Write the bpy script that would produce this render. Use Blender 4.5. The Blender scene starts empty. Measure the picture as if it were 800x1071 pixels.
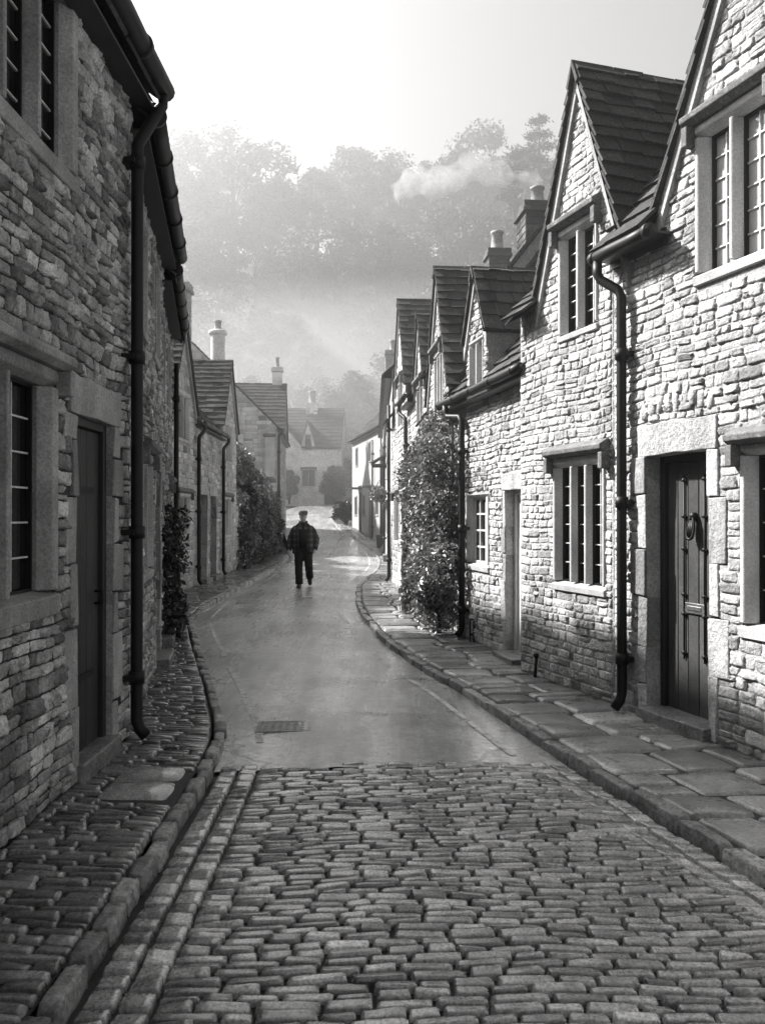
import bpy, math, random
import numpy as np
from mathutils import Vector

S = bpy.context.scene
COL = S.collection
R = math.radians
rng = np.random.default_rng(7)
random.seed(7)

# ------------------------------------------------------------------ ground profile
_gy = np.array([-60, 26, 30, 34, 38, 46, 53, 58, 62, 66, 70, 82, 95, 110, 125, 150, 400.])
_gz = np.array([0, 0, .03, .12, .36, .97, 1.6, 2.3, 2.8, 3.4, 5, 12, 21, 32, 40, 45, 46.])
def gz(y):
    return float(np.interp(y, _gy, _gz))
ROAD = -0.07

def vnoise(x, y, s=1.0, seed=0.0):
    """cheap smooth noise, about -1..1"""
    x = x / s; y = y / s
    return (np.sin(x * 1.7 + 2.1 * np.sin(y * 1.3 + seed) + seed) + np.sin(y * 2.3 + 1.7 * np.sin(x * 1.9 - seed) + 2 * seed)
            + np.sin((x + y) * 3.1 + seed * 3) * .5 + np.sin((x - y) * 4.3 - seed) * .5) / 3.0

# ------------------------------------------------------------------ materials
def nt(name):
    m = bpy.data.materials.new(name); m.use_nodes = True
    t = m.node_tree
    return m, t, t.nodes['Principled BSDF']

def N(t, kind, **kw):
    n = t.nodes.new(kind)
    for k, v in kw.items():
        if k in n.inputs: n.inputs[k].default_value = v
        else: setattr(n, k, v)
    return n

def mth(t, op, a, b=None, clamp=False):
    n = t.nodes.new('ShaderNodeMath'); n.operation = op; n.use_clamp = clamp
    for i, x in enumerate((a, b)):
        if x is None: continue
        if isinstance(x, (int, float)): n.inputs[i].default_value = x
        else: t.links.new(x, n.inputs[i])
    return n.outputs[0]

def maprange(t, x, a, b, c, d):
    n = t.nodes.new('ShaderNodeMapRange'); t.links.new(x, n.inputs[0])
    for i, v in enumerate((a, b, c, d)): n.inputs[i + 1].default_value = v
    return n.outputs[0]

def noise(t, scale, detail=5, rough=.6, coord=None, dist=0.0):
    n = t.nodes.new('ShaderNodeTexNoise')
    n.inputs['Scale'].default_value = scale; n.inputs['Detail'].default_value = detail
    n.inputs['Roughness'].default_value = rough; n.inputs['Distortion'].default_value = dist
    t.links.new(coord if coord is not None else geo(t), n.inputs['Vector'])
    return n.outputs[0]

def geo(t):
    for n in t.nodes:
        if n.type == 'TEX_COORD': return n.outputs['Object']
    return t.nodes.new('ShaderNodeTexCoord').outputs['Object']

def stretched(t, sx, sy, sz):
    mp = t.nodes.new('ShaderNodeMapping'); t.links.new(geo(t), mp.inputs[0])
    mp.inputs['Scale'].default_value = (sx, sy, sz)
    return mp.outputs[0]

def surface(name, base, rough, var=.35, nscale=3., fine=40., bump=.3, bdist=.01, tone=True, rvar=0., rscale=2., spec=.5,
            metal=0., lichen=0., lscale=9., stains=0., wet=None, coat=0., fvar=1.5):
    """grey surface: per-face tone x large stains x fine grain, with bump from the same grain"""
    m, t, b = nt(name)
    big = noise(t, nscale, 6, .65)
    fin = noise(t, fine, 6, .7)
    v = maprange(t, big, .3, .7, 1 - var, 1 + var)
    v = mth(t, 'MULTIPLY', v, maprange(t, fin, .3, .7, max(.15, 1 - var * fvar), 1 + var * fvar))
    if tone:
        a = N(t, 'ShaderNodeAttribute'); a.attribute_name = 'tone'
        v = mth(t, 'MULTIPLY', v, a.outputs['Fac'])
    if lichen:
        l = noise(t, lscale, 3, .55)
        l2 = maprange(t, l, .60, .68, 0, lichen)
        v = mth(t, 'ADD', v, l2)
    if stains:
        st = noise(t, 1.0, 4, .6, stretched(t, 2.6, 2.6, .7))
        v = mth(t, 'MULTIPLY', v, maprange(t, st, .42, .62, 1, 1 - stains))
    v = mth(t, 'MULTIPLY', v, base, False)
    v = mth(t, 'MINIMUM', mth(t, 'MAXIMUM', v, .003), .9)
    c = N(t, 'ShaderNodeCombineColor')
    for i in range(3): t.links.new(v, c.inputs[i])
    t.links.new(c.outputs[0], b.inputs['Base Color'])
    if rvar:
        rn = noise(t, rscale, 5, .6)
        t.links.new(maprange(t, rn, .35, .65, max(.04, rough - rvar), min(1, rough + rvar)), b.inputs['Roughness'])
    else:
        b.inputs['Roughness'].default_value = rough
    b.inputs['Specular IOR Level'].default_value = spec
    b.inputs['Metallic'].default_value = metal
    b.inputs['Coat Weight'].default_value = coat; b.inputs['Coat Roughness'].default_value = .11; b.inputs['Coat IOR'].default_value = 1.6
    if bump:
        mid = noise(t, fine * .32, 5, .65)
        h = mth(t, 'ADD', fin, mth(t, 'MULTIPLY', mid, 1.6))
        bp = N(t, 'ShaderNodeBump', Strength=bump, Distance=bdist)
        t.links.new(h, bp.inputs['Height']); t.links.new(bp.outputs[0], b.inputs['Normal'])
    return m

M = {}
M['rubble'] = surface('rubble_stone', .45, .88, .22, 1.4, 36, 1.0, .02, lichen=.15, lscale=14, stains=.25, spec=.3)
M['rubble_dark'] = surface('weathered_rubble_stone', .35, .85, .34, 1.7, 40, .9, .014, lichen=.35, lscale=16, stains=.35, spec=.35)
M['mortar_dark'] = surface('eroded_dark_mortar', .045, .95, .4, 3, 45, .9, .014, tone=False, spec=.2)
M['hewn'] = surface('hewn_limestone', .4, .85, .28, 2.2, 38, 1.0, .014, stains=.3, spec=.3)
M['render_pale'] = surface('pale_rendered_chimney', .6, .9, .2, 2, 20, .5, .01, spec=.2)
M['mortar'] = surface('lime_mortar', .33, .95, .3, 3, 45, .9, .014, tone=False, spec=.2)
M['far_stone'] = surface('far_cottage_stone', .34, .9, .3, 1.3, 9, .8, .03, tone=False, spec=.2)
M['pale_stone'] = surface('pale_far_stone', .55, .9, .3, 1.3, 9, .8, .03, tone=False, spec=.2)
M['limewash'] = surface('limewashed_stone', .34, .9, .14, 1.3, 12, .6, .02, tone=False, spec=.2)
M['dressed'] = surface('dressed_limestone', .45, .8, .2, 2.5, 70, .35, .006, stains=.25, spec=.3)
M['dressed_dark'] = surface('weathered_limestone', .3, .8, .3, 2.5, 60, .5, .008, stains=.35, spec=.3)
M['hood'] = surface('sooty_dripstone', .12, .85, .4, 5, 60, .5, .008, lichen=.5, lscale=20, spec=.3)
M['slate'] = surface('stone_slate', .042, .85, .45, 3.5, 50, .7, .012, lichen=.4, lscale=11, spec=.2)
M['iron'] = surface('black_painted_iron', .006, .5, .3, 8, 80, .12, .003, tone=False, spec=.25)
M['oldwood'] = surface('weathered_door_boards', .05, .55, .35, 3, 70, .35, .004, spec=.4)
M['darkwood'] = surface('black_stained_door', .018, .5, .3, 3, 70, .3, .004, spec=.4)
M['paintwood'] = surface('pale_painted_timber', .5, .6, .12, 4, 60, .15, .003, tone=False)
M['cover'] = surface('worn_cast_iron', .2, .5, .5, 12, 70, .4, .003, tone=False, spec=.5)
M['brass'] = surface('worn_brass', .35, .35, .3, 20, 80, .2, .002, tone=False, metal=.9)
M['lead'] = surface('lead_cames', .5, .5, .2, 20, 90, .1, .002, tone=False, metal=.2)
M['sett'] = surface('wet_granite_setts', .23, .22, .5, 8, 75, .4, .003, rvar=.12, rscale=9, spec=.75, coat=.9)
M['sett_pave'] = surface('wet_pavement_setts', .13, .28, .45, 7, 70, .6, .004, rvar=.16, rscale=6, spec=.6, coat=.8)
M['kerbstone'] = surface('kerb_limestone', .19, .38, .5, 6, 38, .9, .008, rvar=.15, rscale=5, spec=.5)
M['kerbdark'] = surface('kerb_dark_stone', .2, .36, .5, 6, 38, .9, .008, rvar=.15, rscale=5, spec=.5)
M['flag'] = surface('wet_flagstones', .2, .36, .4, 3, 50, .45, .004, rvar=.17, rscale=2.5, spec=.5, coat=.3)
M['joint'] = surface('dark_joint_grit', .01, .6, .4, 6, 90, .8, .006, tone=False, spec=.4)
M['earth'] = surface('earth', .05, .95, .4, .3, 6, .5, .03, tone=False, spec=.2)
M['pot'] = surface('buff_chimney_pot', .3, .8, .3, 5, 40, .3, .005, tone=False)
M['stack'] = surface('sooty_chimney_stone', .07, .9, .4, 4, 30, .7, .015, spec=.3)
M['bark'] = surface('bark', .03, .9, .4, 4, 20, .8, .03, tone=False, spec=.2)
M['bin'] = surface('black_plastic_bin', .02, .5, .2, 5, 60, .1, .002, tone=False)
M['clay'] = surface('dark_glazed_pot', .03, .4, .3, 6, 50, .2, .003, tone=False)

def leafmat(name, base, rough=.5, trans=.25):
    m, t, b = nt(name)
    a = N(t, 'ShaderNodeAttribute'); a.attribute_name = 'tone'
    v = mth(t, 'MULTIPLY', a.outputs['Fac'], base)
    c = N(t, 'ShaderNodeCombineColor')
    for i in range(3): t.links.new(v, c.inputs[i])
    t.links.new(c.outputs[0], b.inputs['Base Color'])
    b.inputs['Roughness'].default_value = rough
    b.inputs['Specular IOR Level'].default_value = .4
    tr = N(t, 'ShaderNodeBsdfTranslucent'); t.links.new(c.outputs[0], tr.inputs[0])
    mx = N(t, 'ShaderNodeMixShader'); mx.inputs[0].default_value = trans
    t.links.new(b.outputs[0], mx.inputs[1]); t.links.new(tr.outputs[0], mx.inputs[2])
    t.links.new(mx.outputs[0], t.nodes['Material Output'].inputs['Surface'])
    return m
M['leaf'] = leafmat('climber_leaves', .15, .4)
M['leaf_dark'] = leafmat('dark_evergreen_leaves', .035, .35, .1)
M['leaf_ivy'] = leafmat('ivy_leaves', .12, .45, .15)
M['leaf_wood'] = leafmat('woodland_leaves', .04, .7, .12)
M['needle'] = leafmat('conifer_needles', .035, .6, .1)

def glassmat(name, v):
    m, t, b = nt(name)
    b.inputs['Base Color'].default_value = (v, v, v, 1)
    b.inputs['Roughness'].default_value = .06
    b.inputs['Specular IOR Level'].default_value = .75
    n = noise(t, 5.0, 2, .5)
    bp = N(t, 'ShaderNodeBump', Strength=.12, Distance=.02); t.links.new(n, bp.inputs['Height'])
    t.links.new(bp.outputs[0], b.inputs['Normal'])
    return m
M['glass'] = glassmat('old_window_glass', .008)
M['glass_painted_sky'] = glassmat('window_glass_painted_sky_reflection', .4)  # pale base colour paints in the bright sky reflected by the panes

def asphalt():
    m, t, b = nt('worn_wet_asphalt')
    grain = noise(t, 130, 4, .8); patch = noise(t, .9, 5, .6); streak = noise(t, 1.0, 5, .6, stretched(t, 2.6, .28, 1))
    crack = noise(t, 3.5, 6, .7, None, 1.2)
    v = maprange(t, grain, .28, .72, .2, 1.9)
    v = mth(t, 'MULTIPLY', v, maprange(t, patch, .3, .7, .7, 1.3))
    v = mth(t, 'MULTIPLY', v, maprange(t, streak, .35, .65, .62, 1.7))
    mot = noise(t, 16, 5, .75); v = mth(t, 'MULTIPLY', v, maprange(t, mot, .3, .7, .5, 1.5)); rep_ = noise(t, .55, 2, .4); v = mth(t, 'MULTIPLY', v, maprange(t, rep_, .53, .545, 1., .68))
    v = mth(t, 'MULTIPLY', v, maprange(t, crack, .47, .5, 1, .85))
    vo = N(t, 'ShaderNodeTexVoronoi'); vo.feature = 'DISTANCE_TO_EDGE'; vo.inputs['Scale'].default_value = .55
    wp = N(t, 'ShaderNodeTexNoise'); wp.inputs['Scale'].default_value = 2.5; wp.inputs['Detail'].default_value = 5; t.links.new(geo(t), wp.inputs['Vector'])
    vm = N(t, 'ShaderNodeVectorMath'); vm.operation = 'MULTIPLY_ADD'; t.links.new(wp.outputs['Color'], vm.inputs[0]); vm.inputs[1].default_value = (.7, .7, .7); t.links.new(geo(t), vm.inputs[2])
    t.links.new(vm.outputs[0], vo.inputs['Vector'])
    v = mth(t, 'MULTIPLY', v, maprange(t, vo.outputs['Distance'], .004, .014, .45, 1.))
    v = mth(t, 'MULTIPLY', v, .34)
    c = N(t, 'ShaderNodeCombineColor')
    for i in range(3): t.links.new(v, c.inputs[i])
    t.links.new(c.outputs[0], b.inputs['Base Color'])
    rr = mth(t, 'ADD', maprange(t, streak, .35, .65, .40, .2), maprange(t, patch, .35, .65, .06, -.06))
    t.links.new(rr, b.inputs['Roughness'])
    b.inputs['Specular IOR Level'].default_value = .5
    b.inputs['Coat Weight'].default_value = .75; t.links.new(maprange(t, streak, .35, .65, .36, .2), b.inputs['Coat Roughness'])
    bp = N(t, 'ShaderNodeBump', Strength=.2, Distance=.0015); t.links.new(grain, bp.inputs['Height'])
    t.links.new(bp.outputs[0], b.inputs['Normal'])
    return m
M['asphalt'] = asphalt()

def linemat():
    m, t, b = nt('worn_road_paint')
    n = noise(t, 14, 5, .7)
    v = maprange(t, n, .38, .56, .2, .6)
    c = N(t, 'ShaderNodeCombineColor')
    for i in range(3): t.links.new(v, c.inputs[i])
    t.links.new(c.outputs[0], b.inputs['Base Color']); b.inputs['Roughness'].default_value = .5
    return m
M['paint'] = linemat()

def flat(name, v, rough=.7):
    m, t, b = nt(name); b.inputs['Base Color'].default_value = (v, v, v, 1); b.inputs['Roughness'].default_value = rough
    b.inputs['Specular IOR Level'].default_value = .3
    return m
M['skin'] = flat('skin', .32, .55); M['trouser'] = surface('dark_trouser_cloth', .016, .9, .3, 12, 120, .3, .004, tone=False, spec=.2)
M['jumper'] = surface('black_jumper', .008, .95, .3, 12, 120, .3, .004, tone=False, spec=.1)
M['cap'] = surface('grey_tweed', .1, .95, .4, 60, 160, .3, .003, tone=False, spec=.1)
M['shoe'] = flat('black_leather', .01, .4); M['hair'] = flat('grey_hair', .3, .7); M['eye'] = flat('eye', .02, .2)

def plaid():
    m, t, b = nt('plaid_wool')
    sp = N(t, 'ShaderNodeSeparateXYZ'); t.links.new(geo(t), sp.inputs[0])
    def band(o, period, width):
        f = mth(t, 'FRACT', mth(t, 'MULTIPLY', o, 1 / period))
        return mth(t, 'LESS_THAN', mth(t, 'ABSOLUTE', mth(t, 'SUBTRACT', f, .5)), width)
    hz = band(sp.outputs['Z'], .13, .2); vx = band(sp.outputs['X'], .13, .2)
    v = mth(t, 'ADD', mth(t, 'MULTIPLY', mth(t, 'ADD', hz, vx), .022), .010)
    v = mth(t, 'ADD', v, mth(t, 'MULTIPLY', mth(t, 'MULTIPLY', hz, vx), .04))
    c = N(t, 'ShaderNodeCombineColor')
    for i in range(3): t.links.new(v, c.inputs[i])
    t.links.new(c.outputs[0], b.inputs['Base Color']); b.inputs['Roughness'].default_value = .95
    b.inputs['Specular IOR Level'].default_value = .15
    return m
M['plaid'] = plaid()

# ------------------------------------------------------------------ mesh builder
class MB:
    def __init__(s): s.ch = []
    def add(s, v, f, tone=1.0, smooth=False):
        v = np.asarray(v, float).reshape(-1, 3)
        if len(v): s.ch.append((v, f, tone, smooth))
    def build(s, name, mat, parent=None, bevel=0.0, seg=2):
        nv = 0; V = []; L = []; sizes = []; T = []; SM = []
        for v, f, tone, sm in s.ch:
            V.append(v)
            if isinstance(f, np.ndarray):
                L.append((f + nv).ravel()); sizes.append(np.full(len(f), f.shape[1])); k = len(f)
            else:
                L.append(np.array([i + nv for q in f for i in q], int)); sizes.append(np.array([len(q) for q in f])); k = len(f)
            T.append(np.full(k, tone) if np.isscalar(tone) else np.asarray(tone, float)); SM.append(np.full(k, sm))
            nv += len(v)
        V = np.concatenate(V); L = np.concatenate(L); sizes = np.concatenate(sizes); T = np.concatenate(T); SM = np.concatenate(SM)
        if parent is not None:
            V = V - np.array(origin(parent))
        me = bpy.data.meshes.new(name)
        me.vertices.add(len(V)); me.vertices.foreach_set('co', V.astype(np.float32).ravel())
        me.loops.add(len(L)); me.loops.foreach_set('vertex_index', L.astype(np.int32))
        me.polygons.add(len(sizes))
        st = np.concatenate([[0], np.cumsum(sizes)[:-1]])
        me.polygons.foreach_set('loop_start', st.astype(np.int32))
        me.polygons.foreach_set('use_smooth', SM)
        a = me.attributes.new('tone', 'FLOAT', 'FACE'); a.data.foreach_set('value', T.astype(np.float32))
        me.update(calc_edges=True); me.validate()
        me.materials.append(mat)
        o = bpy.data.objects.new(name, me); COL.objects.link(o)
        if parent is not None: o.parent = parent
        if bevel:
            md = o.modifiers.new('Bevel', 'BEVEL'); md.width = bevel; md.segments = seg; md.limit_method = 'ANGLE'; md.angle_limit = R(40)
        return o

def origin(o):
    l = Vector(o.location)
    while o.parent is not None:
        o = o.parent; l = l + o.location
    return l

def tag(o, label=None, cat=None, group=None, kind=None):
    if label: o['label'] = label
    if cat: o['category'] = cat
    if group: o['group'] = group
    if kind: o['kind'] = kind
    return o
def thing(name, label, cat, loc, group=None, rz=0.):
    o = bpy.data.objects.new(name, None); COL.objects.link(o); o.location = loc; o.rotation_euler.z = rz
    o.empty_display_size = .2
    return tag(o, label, cat, group)

BOXF = [(0, 3, 2, 1), (4, 5, 6, 7), (0, 1, 5, 4), (1, 2, 6, 5), (2, 3, 7, 6), (3, 0, 4, 7)]
class Fr:
    """wall frame: u to the right seen from outside, v up, w out of the wall"""
    def __init__(s, p, u, z=0.):
        s.p = np.array([p[0], p[1], z], float); d = np.array(u, float); d /= np.linalg.norm(d)
        s.u = np.array([d[0], d[1], 0]); s.n = np.array([d[1], -d[0], 0])
    def P(s, u, v, w=0.):
        return s.p + s.u * u + s.n * w + np.array([0, 0, v])
    def PA(s, A):
        return s.p + A[..., 0:1] * s.u + A[..., 2:3] * s.n + A[..., 1:2] * np.array([0, 0, 1.])

def box(mb, fr, u0, u1, v0, v1, w0, w1, tone=1.0, jit=0.0):
    c = np.array([(u0, v0, w0), (u1, v0, w0), (u1, v1, w0), (u0, v1, w0), (u0, v0, w1), (u1, v0, w1), (u1, v1, w1), (u0, v1, w1)], float)
    if jit: c += rng.uniform(-jit, jit, c.shape)
    mb.add(fr.PA(c), BOXF, tone)
def hexa(mb, pts, tone=1.0): mb.add(pts, BOXF, tone)
def prism_u(mb, fr, prof, u0, u1, tone=1.):
    n = len(prof)
    v = [fr.P(u0, a, b) for a, b in prof] + [fr.P(u1, a, b) for a, b in prof]
    f = [tuple(range(n)), tuple(range(2 * n - 1, n - 1, -1))] + [(i, i + n, (i + 1) % n + n, (i + 1) % n) for i in range(n)]
    mb.add(v, f, tone)
def prism_v(mb, fr, prof, v0, v1, tone=1.):
    n = len(prof)
    v = [fr.P(a, v0, b) for a, b in prof] + [fr.P(a, v1, b) for a, b in prof]
    f = [tuple(range(n - 1, -1, -1)), tuple(range(n, 2 * n))] + [(i, (i + 1) % n, (i + 1) % n + n, i + n) for i in range(n)]
    mb.add(v, f, tone)
def tube(mb, pts, r, n=10, tone=1., smooth=True, caps=True):
    pts = [np.array(p, float) for p in pts]; k = len(pts)
    rs = [r] * k if np.isscalar(r) else r
    V = []; ref = None
    for i in range(k):
        d = pts[min(i + 1, k - 1)] - pts[max(i - 1, 0)]; d /= (np.linalg.norm(d) + 1e-9)
        if ref is None:
            ref = np.cross(d, [0, 0, 1.]) if abs(d[2]) < .9 else np.cross(d, [1., 0, 0])
        ref = ref - d * ref.dot(d); ref /= np.linalg.norm(ref); b = np.cross(d, ref)
        for j in range(n):
            a = 2 * math.pi * j / n
            V.append(pts[i] + rs[i] * (math.cos(a) * ref + math.sin(a) * b))
    F = [(i * n + j, i * n + (j + 1) % n, (i + 1) * n + (j + 1) % n, (i + 1) * n + j) for i in range(k - 1) for j in range(n)]
    if caps: F += [tuple(range(n - 1, -1, -1)), tuple(range((k - 1) * n, k * n))]
    mb.add(V, F, tone, smooth)
def lathe(mb, c, prof, n=18, tone=1., smooth=True, sx=1., sy=1.):
    V = []
    for r, z in prof:
        for j in range(n):
            a = 2 * math.pi * j / n
            V.append((c[0] + r * sx * math.cos(a), c[1] + r * sy * math.sin(a), c[2] + z))
    k = len(prof)
    F = [(i * n + j, i * n + (j + 1) % n, (i + 1) * n + (j + 1) % n, (i + 1) * n + j) for i in range(k - 1) for j in range(n)]
    F += [tuple(range(n - 1, -1, -1)), tuple(range((k - 1) * n, k * n))]
    mb.add(V, F, tone, smooth)

def pillow(mb, C, h, tone, mapf, s=(0, .09, .34, .66, .91, 1), depth=.012, rough=.22, jit=.05, tilt=.25, pull=.1, sharp=.8, r=rng):
    """N quads (N,4,2) -> raised irregular stones; mapf maps (u,v,w) to the world"""
    C = np.asarray(C, float); n = len(C)
    if not n: return
    s = np.array(s); k = len(s); a, b = np.meshgrid(s, s, indexing='ij')
    a = a[None]; b = b[None]
    def edge(x):
        e = np.minimum(x, 1 - x)
        return np.where(e <= 0, 0, np.where(e < .1, sharp, 1.0))
    prof = np.minimum(edge(a), edge(b)) * np.where((edge(a) < 1) & (edge(b) < 1), .85, 1)
    A = np.broadcast_to(a, (n, k, k)).copy(); B = np.broadcast_to(b, (n, k, k)).copy()
    # rounded corners, wandering outlines
    cx, cy = A - .5, B - .5
    pl = pull * np.maximum(0, (np.abs(cx) + np.abs(cy)) * 2 - 1.2)
    A = .5 + cx * (1 - pl); B = .5 + cy * (1 - pl)
    A += r.uniform(-jit, jit, A.shape) ; B += r.uniform(-jit, jit, B.shape)
    P = (C[:, 0, None, None] * ((1 - A) * (1 - B))[..., None] + C[:, 1, None, None] * (A * (1 - B))[..., None]
         + C[:, 2, None, None] * (A * B)[..., None] + C[:, 3, None, None] * ((1 - A) * B)[..., None])
    hh = np.asarray(h)[:, None, None]
    tl = 1 + (r.uniform(-tilt, tilt, n)[:, None, None] * (a - .5) * 2 + r.uniform(-tilt, tilt, n)[:, None, None] * (b - .5) * 2)
    W = -depth + (depth + hh * tl * (1 + r.uniform(-rough, rough, A.shape))) * prof
    V = mapf(np.concatenate([P, W[..., None]], -1)).reshape(-1, 3)
    i, j = np.meshgrid(np.arange(k - 1), np.arange(k - 1), indexing='ij')
    q = np.stack([i * k + j, (i + 1) * k + j, (i + 1) * k + j + 1, i * k + j + 1], -1).reshape(-1, 4)
    F = (q[None] + (np.arange(n) * k * k)[:, None, None]).reshape(-1, 4)
    mb.add(V, F, np.repeat(np.asarray(tone), len(q)), True)

# ------------------------------------------------------------------ walls
def stones(mb, fr, L, top, vmax, holes, rh=(.05, .1), sw=(.06, .23), relief=(.004, .018), seed=1, v0=0., rough=.3, big_low=True, edge_in=0.01, tsd=.2):
    r = np.random.default_rng(seed)
    us = np.arange(edge_in, L - edge_in, .01)
    tp = np.array([top(x) for x in us])
    C = []; H = []; T = []
    v = v0; kk = 0
    def wob(u, v): return .018 * vnoise(u, v * .5, .45, seed)
    while v < vmax:
        h = r.uniform(*rh)
        if big_low and v - v0 < .9: h *= 1.15
        mask = tp > v + h * .75
        for (a, b, c, d) in holes:
            if min(d, v + h) - max(c, v) > .3 * h: mask &= ~((us > a) & (us < b))
        idx = np.flatnonzero(np.diff(np.concatenate([[0], mask.astype(int), [0]])))
        for q in range(0, len(idx), 2):
            a, b = us[idx[q]], us[min(idx[q + 1], len(us)) - 1]
            if b - a < .04: continue
            x = a
            while x < b - 1e-6:
                w = r.uniform(*sw) * (1.25 if r.random() < .15 else 1)
                if b - (x + w) < sw[0] * .6: w = b - x
                g = r.uniform(.002, .006)
                def quad(x0, x1, va, vb):
                    lean = r.uniform(-.012, .012, 2)
                    return [(x0 + g + lean[0], va + g + wob(x0, v if va == v else va)), (x1 - g + lean[1], va + g + wob(x1, va)),
                            (x1 - g - lean[1], vb - g + wob(x1, vb)), (x0 + g - lean[0], vb - g + wob(x0, vb))]
                parts = [(x, x + w, v, v + h)]
                if h > .085 and r.random() < .2:
                    m = v + h * r.uniform(.4, .6); parts = [(x, x + w, v, m), (x, x + w, m, v + h)]
                for p in parts:
                    C.append(quad(*p)); H.append(r.uniform(*relief)); T.append(np.clip(r.normal(1, tsd), .4, 1.8))
                x += w
        v += h; kk += 1
    pillow(mb, C, H, T, fr.PA, s=(0, .05, .2, .4, .6, .8, .95, 1), depth=.005, rough=rough, r=r, jit=.05, tilt=.6, sharp=.9, pull=.04)

def backing(mb, fr, L, top, brk, holes, w=0.0):
    """wall plate with openings, cut in vertical strips"""
    us = sorted(set([0, L] + [x for x in brk if 0 < x < L] + [x for hh in holes for x in hh[:2] if 0 < x < L]))
    for a, b in zip(us, us[1:]):
        if b - a < 1e-6: continue
        m = (a + b) / 2; ta = top(a + 1e-6); tb = top(b - 1e-6)
        cuts = sorted([(c, d) for (p, q, c, d) in holes if p < m < q])
        lo = -.4
        for c, d in cuts:
            if c > lo: mb.add([fr.P(a, lo, w), fr.P(b, lo, w), fr.P(b, c, w), fr.P(a, c, w)], [(0, 1, 2, 3)], 1.)
            lo = d
        if max(ta, tb) > lo: mb.add([fr.P(a, lo, w), fr.P(b, lo, w), fr.P(b, max(tb, lo), w), fr.P(a, max(ta, lo), w)], [(0, 1, 2, 3)], 1.)

def slates(mb, O, e, s, S_len, iv, expo=(.25, .15), wid=(.2, .46), th=.024, seed=3):
    r = np.random.default_rng(seed)
    e = np.array(e, float); s = np.array(s, float); n = np.cross(e, s); n /= np.linalg.norm(n)
    if n[2] < 0: n = -n
    O = np.array(O, float); pos = 0.
    V = []; T = []
    while pos < S_len - .02:
        ex = expo[0] + (expo[1] - expo[0]) * pos / S_len
        up = min(pos + ex * 1.6, S_len)
        for (a, b) in iv(min(pos + ex * .5, S_len - .005)):
            if b - a < .03: continue
            mb.add([O + e * a + s * pos - n * .012, O + e * b + s * pos - n * .012, O + e * b + s * min(pos + ex, S_len) - n * .012,
                    O + e * a + s * min(pos + ex, S_len) - n * .012], [(0, 1, 2, 3)], .6)
            x = a
            while x < b - 1e-6:
                w = r.uniform(*wid) * (1 - .3 * pos / S_len)
                if b - (x + w) < .1: w = b - x
                g = .004; p0, p1 = pos + r.uniform(-.014, .014, 2); t = th * r.uniform(.75, 1.3); l = r.uniform(-.003, .006)
                lo, hi = .03 + l, -.01
                q = [(x + g, p0, lo), (x + w - g, p1, lo), (x + w - g, up, hi), (x + g, up, hi)]
                V.append([O + e * i + s * j + n * k for i, j, k in q] + [O + e * i + s * j + n * (k + t) for i, j, k in q])
                T.append(np.clip(r.normal(1, .28), .45, 1.8)); x += w
        pos += ex
    if V:
        V = np.array(V); k = len(V)
        F = (np.array(BOXF)[None] + (np.arange(k) * 8)[:, None, None]).reshape(-1, 4)
        mb.add(V.reshape(-1, 3), F, np.repeat(T, 6))

def ridge(mb, a, b, across, drop=.10, half=.14, seed=5):
    r = np.random.default_rng(seed); a = np.array(a, float); b = np.array(b, float); d = b - a; L = np.linalg.norm(d); d /= L
    ac = np.array(across, float); x = 0.
    while x < L - .02:
        w = min(r.uniform(.3, .5), L - x); z = r.uniform(-.012, .012)
        p0 = a + d * (x + .004); p1 = a + d * (x + w - .004); up = np.array([0, 0, .05 + z]); dn = np.array([0, 0, -drop * (half / .14)])
        prof = lambda p: [p + ac * half + dn, p + up, p - ac * half + dn, p - ac * (half - .03) + dn - [0, 0, .03], p - [0, 0, .01], p + ac * (half - .03) + dn - [0, 0, .03]]
        v = prof(p0) + prof(p1)
        f = [tuple(range(6)), tuple(range(11, 5, -1))] + [(i, i + 6, (i + 1) % 6 + 6, (i + 1) % 6) for i in range(6)]
        mb.add(v, f, np.clip(r.normal(1, .2), .6, 1.4)); x += w

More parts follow.
